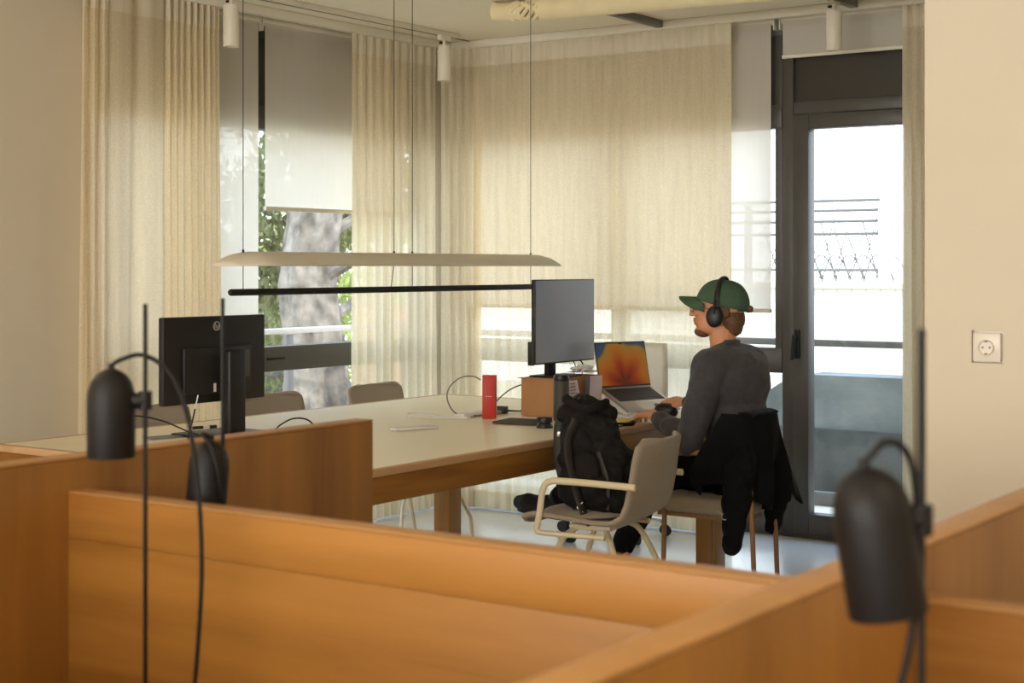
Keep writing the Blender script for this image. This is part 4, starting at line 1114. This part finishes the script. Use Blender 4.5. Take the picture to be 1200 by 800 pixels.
# tree behind the left window
def tree(label, base, h, r, lean, crown, nleaf, m1, seed, lsize=.09):
    t = thing('tree', label, 'tree', base)
    rnd = random.Random(seed)
    b = B()
    P = [Vector(base)+Vector((lean[0]*k, lean[1]*k, h*k))+Vector((rnd.uniform(-.1, .1), rnd.uniform(-.1, .1), 0)) for k in (0, .2, .4, .55, .7, 1)]
    rr_ = [r*1.1, r, r*.95, r*.86, r*.7, r*.25]
    def tk_(u, v):
        k = v*(len(P)-1); i = min(int(k), len(P)-2); f = k-i; c = P[i].lerp(P[i+1], f); q = rr_[i]+(rr_[i+1]-rr_[i])*f
        a = 2*PI*u; q *= 1+.22*mnoise.noise(Vector((math.cos(a)*2.2, math.sin(a)*2.2, c.z*1.2+seed)))+.10*mnoise.noise(Vector((math.cos(a)*9, math.sin(a)*9, c.z*5)))
        return (c.x+q*math.cos(a), c.y+q*math.sin(a), c.z)
    mk('trunk', b.grid(tk_, 64, 220), BARK, t)
    br = B(); tips = []
    for k in range(9):
        s_ = P[2]+(P[5]-P[2])*rnd.uniform(.0, .9); a = rnd.uniform(0, 2*PI)
        e = s_+Vector((math.cos(a)*rnd.uniform(.8, 1.6), math.sin(a)*rnd.uniform(.8, 1.6), rnd.uniform(-.2, 1.0)))
        mid = (s_+e)/2+Vector((0, 0, .15)); br.tube([s_, mid, e], .05, 8); tips.append(e)
    mk('branches', br, BARK, t)
    lf_ = B()
    cl = [(Vector(c), rr) for c, rr in crown]
    for c, rr in cl:
        for _ in range(nleaf):
            d = Vector((rnd.gauss(0, 1), rnd.gauss(0, 1), rnd.gauss(0, 1))).normalized()*rr*rnd.random()**.45
            # cluster leaves
            q = c+d
            if mnoise.noise(q*1.7) < -.12: continue
            M = Matrix.Translation(q) @ Euler((rnd.uniform(0, 6), rnd.uniform(0, 6), rnd.uniform(0, 6))).to_matrix().to_4x4()
            L = lsize*rnd.uniform(.6, 1.3)
            vs = [lf_.bm.verts.new(M @ Vector(p)) for p in ((-L, 0, 0), (0, L*.35, .01), (L, 0, 0), (0, -L*.35, .01))]
            lf_.bm.faces.new(vs)
    mk('foliage', lf_, m1, t, smooth=False)
    return t
tree('large grey-barked tree right outside the left window', (-9.47, 10.40, -4), 9.5, .30, (.0, .05, 0),
     [((-11.0, 11.4, 2.2), 1.0), ((-11.1, 11.5, 1.1), .8), ((-10.4, 12.1, 2.1), .7), ((-11.4, 12.6, 3.0), 1.2), ((-10.2, 10.4, 4.2), 1.5)], 2600, LEAF1, 5, .07)
tree('paler leafy tree farther behind the grey-barked one', (-17.5, 18.3, -4), 7, .2, (.4, -.3, 0),
     [((-17.3, 17.3, 1.0), 1.6), ((-17.0, 19.0, .2), 1.7), ((-16.6, 19.5, 2.0), 1.3), ((-17.6, 17.0, -.8), 1.6), ((-17.2, 20.6, 0.6), 1.5)], 2800, LEAF2, 9, .10)
tree('low green tree outside the left window, left of the grey trunk', (-12.9, 12.6, -4), 4.4, .12, (0, 0, 0),
     [((-12.8, 12.8, .1), 1.1), ((-12.4, 13.6, -.6), 1.0), ((-13.0, 12.0, -.4), 1.0)], 2400, LEAF1, 12, .08)

# ================================================================== LIGHT
w = D.worlds.new('sky'); SC.world = w; w.use_nodes = True
nt = w.node_tree
for n in list(nt.nodes): nt.nodes.remove(n)
wo = nt.nodes.new('ShaderNodeOutputWorld'); bg = nt.nodes.new('ShaderNodeBackground')
tc = nt.nodes.new('ShaderNodeTexCoord'); sp = nt.nodes.new('ShaderNodeSeparateXYZ'); nt.links.new(tc.outputs['Generated'], sp.inputs[0])
col = ramp(nt, sp.outputs['Z'], [(0., (.93, .96, 1.)), (.35, (.80, .90, 1.)), (1., (.45, .66, 1.))])
nt.links.new(col, bg.inputs['Color']); bg.inputs['Strength'].default_value = 4.2
nt.links.new(bg.outputs[0], wo.inputs[0])
sun = D.lights.new('sun', 'SUN'); sun.energy = 4.2; sun.angle = R(.6); sun.color = (1., .93, .80)
so_ = D.objects.new('sun', sun); COL.objects.link(so_)
sd = Vector((1., -.55, .85)).normalized(); so_.rotation_euler = sd.to_track_quat('Z', 'Y').to_euler()

def fill_light(x, y, label, e, size=(1.1, .6), col=(1., .85, .64)):  # unseen panels added under the ceiling to brighten and warm the room
    t = thing('fill_light', label, 'fill light', (x, y, CE))
    mk('fill_housing', B().span((x-size[0]/2-.02, y-size[1]/2-.02, CE-.05), (x+size[0]/2+.02, y+size[1]/2+.02, CE)), WHITEM, t, smooth=False)
    L = D.lights.new('lamp', 'AREA'); L.shape = 'RECTANGLE'; L.size, L.size_y = size; L.energy = e; L.color = col
    o = D.objects.new('lamp', L); COL.objects.link(o); o.location = (0, 0, -.055); o.parent = t
fill_light(-1.9, .3, 'added fill light over the left desk', 11)
fill_light(.9, 1.2, 'added fill light over the right desk', 16)
fill_light(-.6, -1.6, 'added fill light behind the viewer', 16)
fill_light(-4.2, 1.4, 'added fill light by the left wall', 14)

dl = D.lights.new('daylight', 'AREA'); dl.shape = 'RECTANGLE'; dl.size = 6.8; dl.size_y = 1.55; dl.energy = 330; dl.color = (1., .95, .88)
do = D.objects.new('daylight', dl); COL.objects.link(do); do.location = (-1.1, -5.21, 1.7); do.rotation_euler = (R(90), 0, 0)

# ================================================================== CAMERA
cam = D.cameras.new('camera'); co = D.objects.new('camera', cam); COL.objects.link(co)
co.location = (0, 0, 1.4); co.rotation_euler = (R(90), 0, R(35))
cam.sensor_width = 36; cam.lens = 36*1813/1200; cam.shift_y = -88/1200
cam.clip_start = .05; cam.clip_end = 200
cam.dof.use_dof = True; cam.dof.focus_distance = 7.0; cam.dof.aperture_fstop = 5.6
SC.camera = co
SC.view_settings.view_transform = 'Standard'; SC.view_settings.look = 'None'
SC.view_settings.exposure = 0.; SC.view_settings.gamma = 1.; SC.view_settings.use_curve_mapping = False
